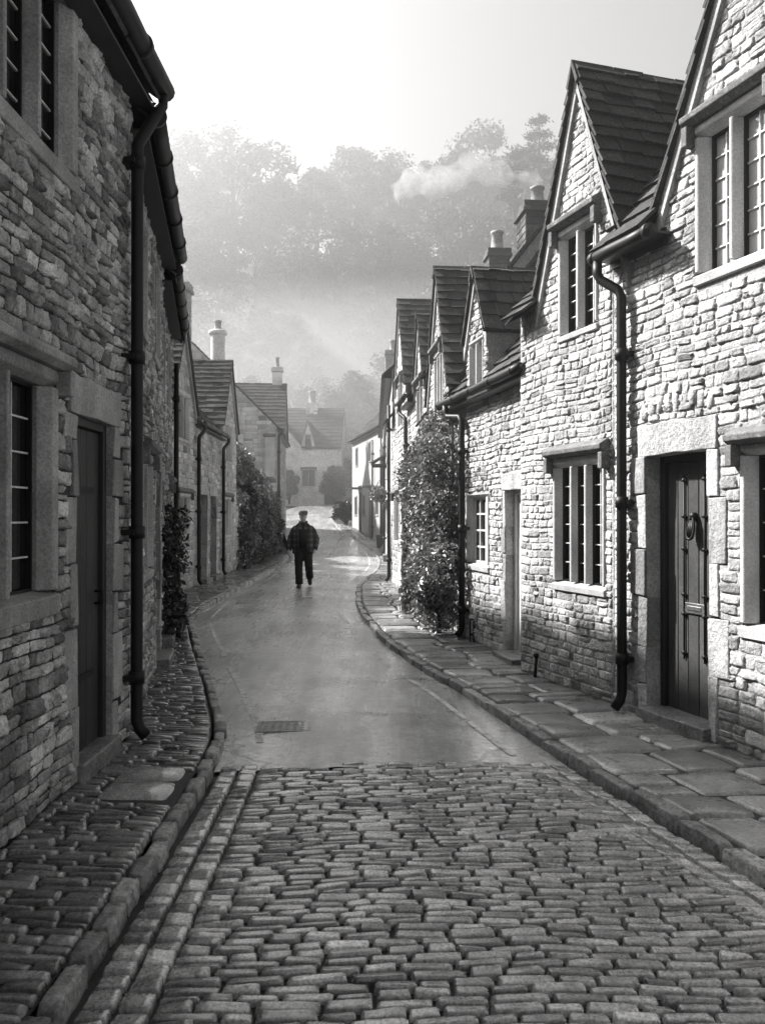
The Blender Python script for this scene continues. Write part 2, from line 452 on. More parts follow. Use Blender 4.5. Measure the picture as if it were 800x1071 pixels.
class House:
    def __init__(s, name, label, fr, L, eave, depth, rise, gables=(), seed=1, wall='rubble', cat='cottage', group=None, pitch_over=.18,
                 sw=(.06, .23), rh=(.05, .1), relief=(.004, .018), detail=True, end_stones=(False, False), rough=.45, slate_w=(.2, .46), expo=(.25, .15),
                 label_wall=None):
        s.fr = fr; s.L = L; s.eave = eave; s.depth = depth; s.rise = rise; s.g = list(gables); s.seed = seed; s.wall = wall
        s.root = thing(name, label, cat, tuple(fr.p), group)
        s.holes = []; s.over = pitch_over; s.sw = sw; s.rh = rh; s.relief = relief; s.detail = detail; s.ends = end_stones; s.rough = rough
        s.slate_w = slate_w; s.expo = expo
    def top(s, u):
        t = s.eave
        for g in s.g:
            d = abs(u - g['uc'])
            if d < g['half']: t = max(t, g['apex'] - d * (g['apex'] - g['foot']) / g['half'])
        return t
    def hole(s, u0, u1, v0, v1): s.holes.append((u0, u1, v0, v1))
    def finish(s):
        fr = s.fr; bk = MB(); st = MB()
        brk = [x for g in s.g for x in (g['uc'] - g['half'], g['uc'], g['uc'] + g['half'])]
        backing(bk, fr, s.L, s.top, brk, s.holes)
        vmax = max([s.eave] + [g['apex'] for g in s.g])
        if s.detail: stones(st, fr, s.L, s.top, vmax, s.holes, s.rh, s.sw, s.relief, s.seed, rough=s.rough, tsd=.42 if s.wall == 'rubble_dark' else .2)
        half = s.depth / 2; rz = s.eave + s.rise
        etop = lambda u: s.eave + s.rise * (1 - abs(u - half) / half)
        ea = Fr((fr.p - fr.n * s.depth)[:2], fr.n[:2], fr.p[2]); eb = Fr((fr.p + fr.u * s.L)[:2], -fr.n[:2], fr.p[2])
        for k, f in enumerate((ea, eb)):
            backing(bk, f, s.depth, etop, [half], [])
            if s.ends[k]: stones(st, f, s.depth, etop, rz, [], s.rh, s.sw, s.relief, s.seed + 50 + k, rough=s.rough)
        fb = Fr((fr.p - fr.n * s.depth + fr.u * s.L)[:2], -fr.u[:2], fr.p[2]); backing(bk, fb, s.L, lambda u: s.eave, [], [])
        for g in s.g:      # cheeks of wall dormers
            if g.get('cheek'):
                for sg in (-1, 1):
                    u = g['uc'] + sg * g['half']
                    bk.add([fr.P(u, s.eave - .3, 0), fr.P(u, g['foot'], 0), fr.P(u, g['foot'], -g['back']), fr.P(u, s.eave - .3, -g['back'])], [(0, 1, 2, 3)])
        if s.detail:
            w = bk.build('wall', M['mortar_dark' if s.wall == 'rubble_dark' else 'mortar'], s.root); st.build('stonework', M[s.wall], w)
        else:
            w = bk.build('wall', M[s.wall], s.root)
        # roofs
        sl = MB()
        p = math.atan2(s.rise, half); cp, sp = math.cos(p), math.sin(p); ov = s.over
        O = fr.P(0, s.eave - ov * math.tan(p) + .03, ov); svec = -fr.n * cp + np.array([0, 0, sp])
        SL = (half + ov) / cp; z0 = s.eave - ov * math.tan(p)
        def iv(q):
            z = z0 + q * sp; out = [(-.04, s.L + .04)]
            for g in s.g:
                hw = g['half'] if z < g['foot'] else g['half'] * (g['apex'] - z) / (g['apex'] - g['foot'])
                if hw <= 0: continue
                a, b = g['uc'] - hw, g['uc'] + hw; nx = []
                for (c, d) in out:
                    if a > c: nx.append((c, min(a, d)))
                    if b < d: nx.append((max(b, c), d))
                out = [x for x in nx if x[1] - x[0] > .02]
            return out
        slates(sl, O, fr.u, svec, SL, iv, s.expo, s.slate_w, seed=s.seed + 9)
        Ob = fr.P(0, s.eave + .03, -s.depth)
        slates(sl, Ob, fr.u, fr.n * cp + np.array([0, 0, sp]), half / cp, lambda q: [(-.04, s.L + .04)], (.5, .4), (.5, .9), seed=s.seed + 19)
        ridge(sl, fr.P(-.05, rz + .05, -half), fr.P(s.L + .05, rz + .05, -half), fr.n, seed=s.seed)
        s.roof = sl.build('roof', M['slate'], s.root)
        for i, g in enumerate(s.g): s.gable_roof(g, i)
        return s
    def gable_roof(s, g, i):
        fr = s.fr; mb = MB(); ov = g.get('over', .13); bk = g['back']; dr = g.get('drop', .1)
        rise = g['apex'] - g['foot']; th = math.atan2(rise, g['half']); c, si = math.cos(th), math.sin(th)
        ext = dr / si; SL = g['half'] / c + ext
        for sg in (-1, 1):
            O = fr.P(g['uc'] + sg * (g['half'] + ext * c), g['foot'] - dr + .04, ov)
            slates(mb, O, -fr.n, -sg * fr.u * c + np.array([0, 0, si]), SL, lambda q: [(0, bk + ov)], s.expo, s.slate_w, seed=s.seed + 31 + i * 2 + (sg > 0))
        ridge(mb, fr.P(g['uc'], g['apex'] + .03, ov + .02), fr.P(g['uc'], g['apex'] + .03, -bk), fr.u, .1 * math.tan(th) * .9, .1, seed=s.seed + i)
        o = mb.build('gable_roof', M['slate'], s.root)
        vg = MB()
        for sg in (-1, 1):   # pointed verge fillet under the slates
            a = (g['uc'] + sg * (g['half'] + ext * c), g['foot'] - dr); b = (g['uc'], g['apex'])
            q = [a, b, (b[0], b[1] - .075 / c), (a[0] - sg * .0, a[1] - .075 / c)]
            pts = [fr.P(x, y, .002) for x, y in q] + [fr.P(x, y, ov * .55) for x, y in q]
            hexa(vg, pts)
        vg.build('verge', M['dressed_dark' if s.wall != 'limewash' else 'dressed'], o)
    # -------------------------------------------------- openings
    def window(s, u0, u1, v0, v1, lights=2, hood=True, jamb=.09, sill=.1, head=.1, rows=5, cols=2, mat='dressed', deep=.16, timber=False, bars=True, hoodmat='hood', proud=.012, glass='glass'):
        fr = s.fr; s.hole(u0, u1, v0, v1); mb = MB()
        a, b, c, d = u0 + jamb, u1 - jamb, v0 + sill, v1 - head
        pf = proud + .012; bk = -deep - .06; ch = min(.05, jamb * .55)
        for sg, e0, e1 in ((1, u0, a), (-1, u1, b)):
            prism_v(mb, fr, [(e0, bk), (e0, pf), (e1 - sg * ch, pf), (e1, pf - .07), (e1, bk)], c, d, rng.uniform(.9, 1.1))
        prism_u(mb, fr, [(d, bk), (d, pf - .05), (d + .035, pf), (v1, pf), (v1, bk)], u0, u1, rng.uniform(.9, 1.1))
        prism_u(mb, fr, [(v0, bk), (v0, pf + .004), (c - .03, pf + .012), (c, pf - .09), (c, bk)], u0 - .015, u1 + .015, rng.uniform(.85, 1.05))
        lw = (b - a) / lights; mw = .06 if lights > 1 else 0
        pan = MB(); bar = MB(); fm = MB()
        for k in range(1, lights):
            x = a + lw * k
            prism_v(mb, fr, [(x - mw / 2, bk), (x - mw / 2, -.055), (x - .016, pf - .006), (x + .016, pf - .006), (x + mw / 2, -.055), (x + mw / 2, bk)], c, d, rng.uniform(.9, 1.1))
        for k in range(lights):
            x0 = a + lw * k + (mw / 2 if k else 0); x1 = a + lw * (k + 1) - (mw / 2 if k < lights - 1 else 0)
            wv = -deep
            pan.add([fr.P(x0, c, wv), fr.P(x1, c, wv), fr.P(x1, d, wv), fr.P(x0, d, wv)], [(0, 1, 2, 3)])
            f = .03 if timber else .016
            for (p, q, rr, ss) in ((x0, x0 + f, c, d), (x1 - f, x1, c, d), (x0 + f, x1 - f, c, c + f), (x0 + f, x1 - f, d - f, d)):
                box(fm, fr, p, q, rr, ss, wv + .002, wv + .03)
            if bars:
                t = .011 if timber else .005
                for j in range(1, cols):
                    x = x0 + (x1 - x0) * j / cols; box(bar, fr, x - t, x + t, c + f, d - f, wv + .001, wv + .016 + (.008 if timber else 0))
                for j in range(1, rows):
                    y = c + (d - c) * j / rows; box(bar, fr, x0 + f, x1 - f, y - t, y + t, wv + .0015, wv + .014 + (.008 if timber else 0))
        w = mb.build('window', M[mat], s.root, .006, 1)
        pan.build('pane', M[glass], w)
        fm.build('casement', M['paintwood' if timber else 'iron'], w)
        if bar.ch: bar.build('glazing_lattice', M['paintwood' if timber else 'lead'], w)
        if hood:
            h = MB(); e = .07; x0, x1 = u0 - e, u1 + e
            prism_u(h, fr, [(v1 + .002, 0), (v1 + .002, .06), (v1 + .03, .105), (v1 + .07, .11), (v1 + .12, .03), (v1 + .12, 0)], x0, x1)
            for p in ((x0, x0 + .065), (x1 - .065, x1)): box(h, fr, p[0], p[1], v1 - .14, v1 + .004, 0, .09)
            h.build('hood_mould', M[hoodmat], w, .008, 2)
        return w
    def door(s, u0, u1, v1, planks=5, recess=.16, mat='oldwood', lintel=.24, lint_mat='dressed', quoins=True, studs=False, step=.1, v0=0.0, glazed=False, frame='darkwood', jamb_mat='dressed', qw=(.1, .2), lint_over=.12, step_out=.16):
        fr = s.fr; s.hole(u0, u1, -.4, v1); r = np.random.default_rng(int(s.seed * 13 + u0 * 100) % 9999)
        sur = MB()
        if lintel:
            n = 7; L0, L1 = u0 - lint_over, u1 + lint_over
            us = np.linspace(L0, L1, n); hj = r.uniform(-.012, .012, n); lj = r.uniform(-.008, .008, n)
            V = []
            for w in (-.2, .022):
                V += [fr.P(us[i], v1 + lj[i], w + (r.uniform(-.006, .006) if w > 0 else 0)) for i in range(n)] + [fr.P(us[i], v1 + lintel + hj[i], w) for i in range(n)]
            F = []
            for i in range(n - 1):
                F += [(2 * n + i, 2 * n + i + 1, 3 * n + i + 1, 3 * n + i), (i + 1, i, n + i, n + i + 1), (i, i + 1, 2 * n + i + 1, 2 * n + i), (n + i + 1, n + i, 3 * n + i, 3 * n + i + 1)]
            F += [(0, 2 * n, 3 * n, n), (n - 1, 2 * n - 1, 4 * n - 1, 3 * n - 1)]
            sur.add(V, F, 1.)
            s.holes.append((L0 + .02, L1 - .02, v1, v1 + lintel))
        if quoins:
            for sg, e in ((-1, u0), (1, u1)):
                y = 0.; k = 0
                while y < v1 - .01:
                    h = min(r.uniform(.26, .48), v1 - y)
                    if v1 - y - h < .1: h = v1 - y
                    w = qw[k % 2] + r.uniform(-.015, .015); k += 1
                    a, b = sorted((e, e + sg * w))
                    box(sur, fr, a, b, y + .005, y + h - .005, -recess - .08, .014 + r.uniform(-.004, .006), np.clip(r.normal(1, .2), .6, 1.4), .009)
                    s.holes.append((a, b, y, y + h)); y += h
        d = sur.build('doorway', M['hewn' if jamb_mat == 'dressed' else jamb_mat], s.root, .008, 2) if sur.ch else None
        par = s.root
        fm = MB(); f = .055; rc = -recess
        box(fm, fr, u0, u0 + f, v0, v1, rc - .08, rc + .03); box(fm, fr, u1 - f, u1, v0, v1, rc - .08, rc + .03)
        box(fm, fr, u0 + f, u1 - f, v1 - f, v1, rc - .08, rc + .03)
        fo = fm.build('door_frame', M[frame], par, .006, 1)
        dm = MB(); a, b = u0 + f + .004, u1 - f - .004; pw = (b - a) / planks
        for i in range(planks):
            box(dm, fr, a + i * pw + .003, a + (i + 1) * pw - .003, v0 + .03, v1 - f - .004, rc - .05, rc - r.uniform(.001, .006), np.clip(r.normal(1, .2), .6, 1.5))
        do = dm.build('door', M[mat], par, .004, 1)
        # deep wall round the opening so the recess is closed
        rv = MB(); bk = -recess - .08
        rv.add([fr.P(u0, -.1, -recess - .09), fr.P(u1, -.1, -recess - .09), fr.P(u1, v1, -recess - .09), fr.P(u0, v1, -recess - .09)], [(0, 1, 2, 3)])
        for uu in (u0, u1): rv.add([fr.P(uu, -.1, 0), fr.P(uu, v1, 0), fr.P(uu, v1, bk - .01), fr.P(uu, -.1, bk - .01)], [(0, 1, 2, 3)])
        rv.build('door_reveal', M['mortar'], par)
        if step:
            sm = MB(); box(sm, fr, u0 - .03, u1 + .03, -.12, step, -recess - .04, step_out, .8, .006)
            sm.build('doorstep', M['kerbstone'], par, .012, 2)
        return do, (a, b, rc)
    def gutter(s, u0, u1, z=None, w=None, hang=.09, r=.052):
        fr = s.fr; z = (s.eave - .12) if z is None else z; w = (s.over + .03) if w is None else w
        mb = MB(); n = max(2, int((u1 - u0) / .35) + 1)
        tube(mb, [fr.P(u0 + (u1 - u0) * i / n, z - .0 + .004 * math.sin(i * 2.1), w) for i in range(n + 1)], r, 12)
        x = u0 + .02
        while x < u1:
            tube(mb, [fr.P(x, z, w), fr.P(x + .05, z, w)], r * 1.16, 12); x += .75
        o = mb.build('gutter', M['iron'], s.root)
        fb = MB(); box(fb, fr, u0, u1 - .08, z - .07, z + .06, .004, .03); fb.build('fascia', M['darkwood'], o)
        pz_ = s.eave + .03 - s.over * s.rise / (s.depth / 2) - .035; sf = MB(); box(sf, fr, u0, u1 - .02, pz_ - .02, pz_, .004, s.over - .01); sf.build('soffit', M['darkwood'], o)
        return o
    def pipe(s, u, ztop, zbot=.03, w=.085, r=.04, gut=None, collars=(.12, .5, .86)):
        fr = s.fr; mb = MB(); pts = []
        if gut is not None:
            gu, gzz, gw = gut
            pts = [fr.P(gu, gzz - .03, gw), fr.P(gu, gzz - .14, gw), fr.P(gu + (u - gu) * .12, gzz - .19, gw - .02), fr.P(u - (u - gu) * .1, ztop + .06, w + .02), fr.P(u, ztop, w)]
        pts += [fr.P(u, ztop - (ztop - zbot - .12) * k / 6, w) for k in (0 if gut is None else 1, 2, 3, 4, 5, 6)]
        pts += [fr.P(u, zbot + .06, w + .02), fr.P(u, zbot, w + .07)]
        tube(mb, pts, r, 12)
        for c in collars:
            z = zbot + (ztop - zbot) * c
            tube(mb, [fr.P(u, z - .045, w), fr.P(u, z + .045, w)], r * 1.35, 12)
            box(mb, fr, u - .075, u + .075, z - .02, z + .02, .0, w)
        return mb.build('downpipe', M['iron'], s.root)
    def chimney(s, c, size, z0, z1, pots=((0, 0),), pot_h=.38, pot_r=.11, mat='stack', rot=None, round_=False):
        """c world xy of the stack"""
        mb = MB(); f = Fr(c, s.fr.u[:2] if rot is None else rot, 0.); a, b = size[0] / 2, size[1] / 2
        if round_:
            lathe(mb, (c[0], c[1], 0), [(a, z0), (a, z1 - .16), (a + .07, z1 - .12), (a + .08, z1 - .05), (a + .03, z1)], 20, smooth=False)
            box(mb, f, -a - .07, a + .07, z0 - .3, z0 + .22, -a - .07, a + .07)
        else:
            r = np.random.default_rng(int(abs(c[0] * 37 + c[1] * 11)) + 3); z = z0
            while z < z1 - .13:
                h = min(.13, z1 - .12 - z); j = r.uniform(-.004, .004)
                k = 3
                for ff, l in ((0, a), (1, a)):
                    pass
                xs = np.linspace(-a, a, k + 1) + np.concatenate([[0], r.uniform(-.06, .06, k - 1), [0]])
                for q in range(k): box(mb, f, xs[q] + .003, xs[q + 1] - .003, z + .003, z + h - .003, -b + j, b + j, np.clip(r.normal(1, .2), .6, 1.5), .004)
                z += h
            box(mb, f, -a + .02, a - .02, z0 - .5, z1 - .1, -b + .02, b - .02, .4)
            box(mb, f, -a - .05, a + .05, z1 - .2, z1 - .12, -b - .05, b + .05, 1.0)
            box(mb, f, -a - .03, a + .03, z1 - .118, z1, -b - .03, b + .03, .8)
        o = mb.build('chimney', M[mat], s.root, .01, 1)
        for (du, dw) in pots:
            p = f.P(du, z1, dw); pm = MB()
            lathe(pm, p, [(pot_r * 1.15, 0), (pot_r, .06), (pot_r * .85, pot_h * .75), (pot_r * 1.05, pot_h * .8), (pot_r * 1.05, pot_h * .9), (pot_r * .8, pot_h * .92), (pot_r * .7, pot_h * .6)], 16)
            po = pm.build('chimney_pot', M['pot'], o)
        return o

# ================================================================== RIGHT ROW
frA = Fr((1.964, 7.3), (.32, -1.0)); uA = lambda d: (7.3 - d) * 1.05
A = House('stone_cottage', 'nearest sunlit stone cottage, tall gable, studded plank door with an iron knocker', frA, 13.0, 3.98, 5.0, 2.9,
          [dict(uc=uA(-1.0), half=1.7, foot=3.98, apex=6.85, back=2.45), dict(uc=uA(5.22), half=1.5, foot=3.98, apex=6.85, back=2.45, over=.08, drop=.06)], seed=11, wall='rubble', group='cottages on the sunny side of the street', relief=(.004, .017), slate_w=(.18, .38))
A.window(uA(6.27), uA(5.56), 3.27, 4.44, 2, rows=6, cols=2, jamb=.075, sill=.1, head=.09, deep=.1, glass='glass_painted_sky')
A.window(uA(5.83), uA(4.75), .78, 2.08, 3, rows=5, cols=2, jamb=.08, sill=.1, head=.07, deep=.1)
A.window(uA(5.52), uA(5.2), 4.98, 5.45, 1, rows=3, cols=2, jamb=.08, sill=.07, head=.07, deep=.13)
door, (a, b, rc) = A.door(uA(6.86), uA(6.15), 2.08, planks=5, recess=.15, mat='oldwood', lintel=.25, studs=True, step=.09, qw=(.1, .2), lint_over=.1, step_out=.08)
# studded strips, knocker, letter slot
st = MB()
for x in (a + .34 * (b - a), a + .72 * (b - a)):
    tube(st, [frA.P(x, .5, rc + .006), frA.P(x, 1.92, rc + .006)], .007, 6)
    for z in (.55, .85, 1.0, 1.35, 1.6, 1.88):
        lathe(st, frA.P(x, z, rc + .006), [(.016, -.014), (.02, 0), (.014, .014)], 8)
        box(st, frA, x - .03, x + .03, z - .006, z + .006, rc + .001, rc + .012)
st.build('stud_strip', M['iron'], door)
kn = MB(); xk = a + .55 * (b - a)
lathe(kn, frA.P(xk, 1.60, rc + .02), [(.02, -.03), (.035, 0), (.02, .03)], 10)
tube(kn, [frA.P(xk + .034 * math.sin(t) * (1.15 - .35 * math.cos(t)), 1.51 + .085 * math.cos(t), rc + .035 + .012 * (1 - math.cos(t))) for t in np.linspace(0, 2 * math.pi, 19)], .011, 8)
for k in (-1, 0, 1): tube(kn, [frA.P(xk + .01 * k, 1.57, rc + .04), frA.P(xk + .02 * k, 1.5, rc + .05), frA.P(xk + .028 * k, 1.43, rc + .055)], [.008, .013, .009], 8)
kn.build('door_knocker', M['iron'], door)
ls = MB(); box(ls, frA, xk - .11, xk + .11, .86, .94, rc + .001, rc + .014); box(ls, frA, xk - .08, xk + .08, .885, .918, rc + .014, rc + .02)
ls.build('letter_slot', M['brass'], door, .004)
# relieving arch of upright stones above the lintel
ar = MB(); uc = uA(6.5); Cc = []
for k in range(9):
    x = uc - .44 + .88 * k / 9; z = 2.345 + .07 * (1 - ((k - 4) / 4.5) ** 2); Cc.append([(x + .006, z), (x + .092, z), (x + .092, z + .14), (x + .006, z + .14)])
pillow(ar, Cc, rng.uniform(.016, .028, 9), rng.uniform(.8, 1.2, 9), frA.PA, rough=.3)
ar.build('relieving_arch', M['rubble'], A.root)
A.gutter(uA(7.32), uA(6.52), 3.76, .2)
A.pipe(uA(7.08), 3.4, gut=(uA(7.24), 3.76, .2), w=.08, r=.04)
A.finish()

frB = Fr((1.436, 8.95), (.32, -1.0)); uB = lambda d: (8.95 - d) * 1.05
B = House('stone_cottage', 'stone cottage with a steep pointed gable and dark slates, left of the tall black downpipe', frB, 1.72, 3.75, 5.0, 2.6,
          [dict(uc=uB(7.81), half=.75, foot=3.80, apex=5.66, back=3.2, over=.08, drop=.12)], seed=23, wall='rubble', group='cottages on the sunny side of the street', relief=(.004, .015), expo=(.17, .12), slate_w=(.22, .42))
B.window(uB(8.17), uB(7.53), 3.24, 4.3, 2, rows=6, cols=2, jamb=.07, sill=.08, head=.09, deep=.08)
B.window(uB(8.27), uB(7.42), .90, 2.15, 3, rows=6, cols=2, jamb=.07, sill=.09, head=.09, deep=.075)
B.finish()

frC = Fr((1.0, 12.0), (.2, -1.0)); uC = lambda d: (12.0 - d) * 1.0198
C_ = House('stone_cottage', 'low cottage with a timber wall dormer and sunlit slates above a narrow white door', frC, 3.15, 3.27, 5.0, 2.8,
           [dict(uc=uC(10.95), half=.42, foot=3.92, apex=4.72, back=1.6, over=.08, drop=.10, cheek=True)], seed=31, wall='rubble', group='cottages on the sunny side of the street', relief=(.008, .024), expo=(.22, .15), slate_w=(.16, .34))
C_.window(uC(11.26), uC(10.68), 3.02, 3.86, 2, hood=False, jamb=.05, sill=.07, head=.06, rows=4, cols=1, deep=.08, timber=True)
C_.window(uC(11.42), uC(10.48), .91, 1.88, 1, hood=False, jamb=.13, sill=.09, head=.04, rows=4, cols=3, deep=.09, timber=True)
C_.door(uC(9.9), uC(9.3), 1.9, planks=3, recess=.12, mat='paintwood', lintel=.2, quoins=True, frame='paintwood', qw=(.08, .14), step=.06)
C_.gutter(uC(12.1), uC(8.92), 3.14, .2)
C_.pipe(uC(11.35), 2.85, gut=(uC(11.75), 3.14, .2), w=.09)
C_.finish()

frD = Fr((.764, 14.4), (.081, -1.0)); uD = lambda d: (14.4 - d) * 1.0033
D = House('stone_cottage', 'stone cottage with a broad slated gable behind the climbing plant', frD, 2.42, 3.3, 5.4, 3.9,
          [dict(uc=uD(13.15), half=1.14, foot=3.45, apex=5.35, back=3.0, over=.08, drop=.08)], seed=41, group='cottages on the sunny side of the street', expo=(.2, .14))
D.window(uD(13.6), uD(12.65), 3.05, 4.15, 3, rows=5, jamb=.08, deep=.11)
D.window(uD(14.0), uD(13.1), .9, 2.0, 2, jamb=.09)
D.chimney((2.88, 16.0), (.70, .62), 6.4, 7.36, pots=((0, 0),), pot_h=.40, pot_r=.13)
D.finish()

frF = Fr((.229, 21.0), (.081, -1.0)); uF = lambda d: (21.0 - d) * 1.003
F_ = House('stone_cottage', 'tall stone cottage with two narrow gables beyond the climbing plant', frF, 6.6, 4.0, 5.2, 3.3,
           [dict(uc=uF(15.4), half=.72, foot=4.0, apex=5.2, back=1.6, over=.08, drop=.1), dict(uc=uF(18.85), half=1.25, foot=4.35, apex=6.3, back=2.6, over=.08, drop=.1)],
           seed=47, group='cottages on the sunny side of the street', sw=(.15, .4), rh=(.09, .15))
F_.window(uF(15.85), uF(14.95), 3.15, 4.0, 2, jamb=.08); F_.window(uF(19.35), uF(18.35), 3.5, 4.6, 2, jamb=.08)
F_.window(uF(20.3), uF(19.2), .95, 2.1, 2, jamb=.1); F_.window(uF(17.6), uF(16.7), .95, 2.1, 2, jamb=.1)
F_.door(uF(18.6), uF(17.9), 2.05, 4, mat='darkwood', qw=(.1, .18))
F_.gutter(uF(17.5), uF(16.2), 3.86, .2)
F_.pipe(uF(17.1), 3.5, gut=(uF(17.4), 3.86, .2)); F_.pipe(uF(20.9), 4.3)
F_.chimney((2.72, 20.4), (.5, .5), 7.0, 7.9, pots=((0, 0),), pot_h=.5, pot_r=.15)
F_.finish()

frG = Fr((.06, 37.8), (.0107, -1.0), .3); G = House('stone_cottage', 'stone cottage almost edge-on beyond the second narrow gable, with baskets on its front', frG, 16.8, 4.9, 5.2, 2.4, [], seed=53, wall='far_stone', detail=False,
          group='cottages on the sunny side of the street', expo=(.35, .25), slate_w=(.4, .8))
for uu in (2.0, 5.2, 8.5, 11.8): G.window(uu, uu + 1.0, .6, 1.7, 2, bars=False); G.window(uu, uu + 1.0, 3.1, 4.2, 2, bars=False)
for uu in (3.7, 10.2): G.door(uu, uu + .85, 1.75, 4, mat='darkwood', quoins=False)
G.gutter(0.1, 16.6); G.pipe(8.0, 4.3); G.pipe(1.2, 4.3)
G.chimney((.42, 36.4), (.55, .6), 4.4, 8.6, pots=((0, 0),), pot_h=.5, mat='far_stone')
# little porch canopy on the front
pc = MB()
for k in range(2): box(pc, frG, 6.85 + k * 0, 8.05, 3.05 + .0, 3.12, 0, .5)
hexa(pc, [frG.P(6.8, 3.12, .55), frG.P(8.1, 3.12, .55), frG.P(8.1, 3.45, 0), frG.P(6.8, 3.45, 0), frG.P(6.8, 3.17, .55), frG.P(8.1, 3.17, .55), frG.P(8.1, 3.5, 0), frG.P(6.8, 3.5, 0)])
pc.build('porch_canopy', M['hood'], G.root)
G.finish()

frE = Fr((-1.65, 47.0), (.19, -.98), .5)
E = House('white_cottage', 'bright limewashed cottage facing the bend, brightest house in the misty distance', frE, 8.97, 5.25, 6.6, 3.3, [], seed=59, wall='limewash', detail=False, expo=(.35, .25), slate_w=(.4, .8))
for uu in (1.2, 5.0): E.window(uu, uu + .75, 3.7, 4.75, 2, hood=False, bars=False, mat='dressed_dark')
for uu in (.9, 3.3, 6.9): E.window(uu, uu + .8, 1.1, 2.2, 2, hood=False, bars=False, mat='dressed_dark')
for uu in (2.2, 5.2): E.door(uu, uu + .85, 2.3, 4, mat='darkwood', quoins=False, lintel=0)
hd = MB()
for uu in (2.2, 5.2): box(hd, frE, uu - .2, uu + 1.05, 2.5, 2.58, 0, .5)
hd.build('door_canopy', M['hood'], E.root, .01)
E.gutter(.05, 8.9, 5.15); E.pipe(6.6, 4.7); E.pipe(8.7, 4.7)
E.finish()

# ================================================================== LEFT ROW
SH = 'cottages on the shaded side of the street'
f1 = Fr((-1.85, -9.0), (0, 1)); u1 = lambda d: d + 9.0
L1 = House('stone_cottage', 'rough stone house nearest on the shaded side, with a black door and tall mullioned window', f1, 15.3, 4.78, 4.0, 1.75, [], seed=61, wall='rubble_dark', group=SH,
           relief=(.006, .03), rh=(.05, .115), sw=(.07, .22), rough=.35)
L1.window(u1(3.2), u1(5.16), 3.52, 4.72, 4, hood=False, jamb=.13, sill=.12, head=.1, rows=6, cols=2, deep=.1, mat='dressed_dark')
L1.window(u1(3.1), u1(4.86), 1.05, 2.42, 3, jamb=.14, sill=.14, head=.1, rows=6, cols=2, deep=.1, mat='dressed_dark', hoodmat='dressed_dark')
d1, (a, b, rc) = L1.door(u1(5.2), u1(5.9), 2.22, planks=5, recess=.07, mat='darkwood', lintel=.24, lint_mat='dressed_dark', jamb_mat='dressed_dark', qw=(.1, .2), step=.1, lint_over=.14, step_out=.06)
for z in (.55, 1.75):
    hn = MB(); box(hn, f1, a + .02, a + .45, z, z + .04, rc + .001, rc + .01); hn.build('strap_hinge', M['iron'], d1)
hn = MB()
tube(hn, [f1.P(b - .09, 1.02, rc), f1.P(b - .09, 1.02, rc + .05), f1.P(b - .09, 1.1, rc + .055), f1.P(b - .09, 1.1, rc)], .01, 8)
hn.build('handle', M['iron'], d1)
L1.gutter(u1(2.0), u1(6.45), 4.78, .22, r=.075)
L1.pipe(u1(6.14), 4.25, gut=(u1(6.36), 4.78, .22), w=.1, r=.043, collars=(.1, .345, .64, .97))
L1.finish()

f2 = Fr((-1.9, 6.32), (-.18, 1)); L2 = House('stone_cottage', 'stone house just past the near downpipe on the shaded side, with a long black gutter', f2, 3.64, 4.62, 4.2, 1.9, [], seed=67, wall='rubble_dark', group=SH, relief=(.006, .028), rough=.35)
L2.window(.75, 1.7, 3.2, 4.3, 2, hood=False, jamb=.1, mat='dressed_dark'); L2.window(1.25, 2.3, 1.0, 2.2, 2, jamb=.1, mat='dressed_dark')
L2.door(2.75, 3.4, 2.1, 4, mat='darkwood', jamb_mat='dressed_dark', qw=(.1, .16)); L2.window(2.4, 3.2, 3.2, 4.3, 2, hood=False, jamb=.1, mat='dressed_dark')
L2.gutter(-.02, 3.6, 4.58, .22, r=.075)
L2.finish()
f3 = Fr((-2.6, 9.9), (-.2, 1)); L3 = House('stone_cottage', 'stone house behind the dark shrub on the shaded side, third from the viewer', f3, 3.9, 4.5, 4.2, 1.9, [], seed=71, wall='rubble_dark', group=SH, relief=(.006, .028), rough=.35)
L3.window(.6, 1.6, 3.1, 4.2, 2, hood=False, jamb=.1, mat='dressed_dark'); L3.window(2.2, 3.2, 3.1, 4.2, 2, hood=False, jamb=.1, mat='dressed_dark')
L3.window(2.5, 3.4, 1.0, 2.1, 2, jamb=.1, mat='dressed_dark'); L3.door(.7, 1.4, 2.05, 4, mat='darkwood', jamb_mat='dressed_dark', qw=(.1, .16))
L3.gutter(0, 3.3, 4.46, .22, r=.07); L3.pipe(3.7, 4.0)
L3.chimney((-4.0, 17.4), (.5, .5), 4.4, 6.9, pots=((0, 0),), mat='far_stone') if False else None
L3.finish()

f4 = Fr((-4.23, 13.7), (-.015, 1)); u4 = lambda d: d - 13.7
L4 = House('stone_cottage', 'shaded cottage with two street gables, paired doors and a round chimney', f4, 12.3, 3.85, 4.8, 2.3,
           [dict(uc=u4(18.5), half=1.25, foot=3.95, apex=5.75, back=2.3, over=.12, drop=.08), dict(uc=u4(24.6), half=1.3, foot=4.1, apex=6.0, back=2.6, over=.12, drop=.08)], seed=73, wall='rubble', group=SH,
           sw=(.16, .44), rh=(.09, .17), expo=(.21, .15))
L4.window(u4(18.0), u4(19.15), 3.2, 4.3, 2, hood=False, jamb=.1); L4.window(u4(24.0), u4(25.2), 3.1, 4.3, 2, hood=False, jamb=.1)
L4.window(u4(17.9), u4(19.3), 1.1, 2.1, 2, jamb=.12); L4.window(u4(23.5), u4(25.0), 1.0, 2.15, 3, jamb=.12)
L4.door(u4(20.5), u4(21.3), 2.12, 4, mat='oldwood', qw=(.12, .12)); L4.door(u4(21.75), u4(22.6), 2.12, 4, mat='darkwood', qw=(.12, .12))
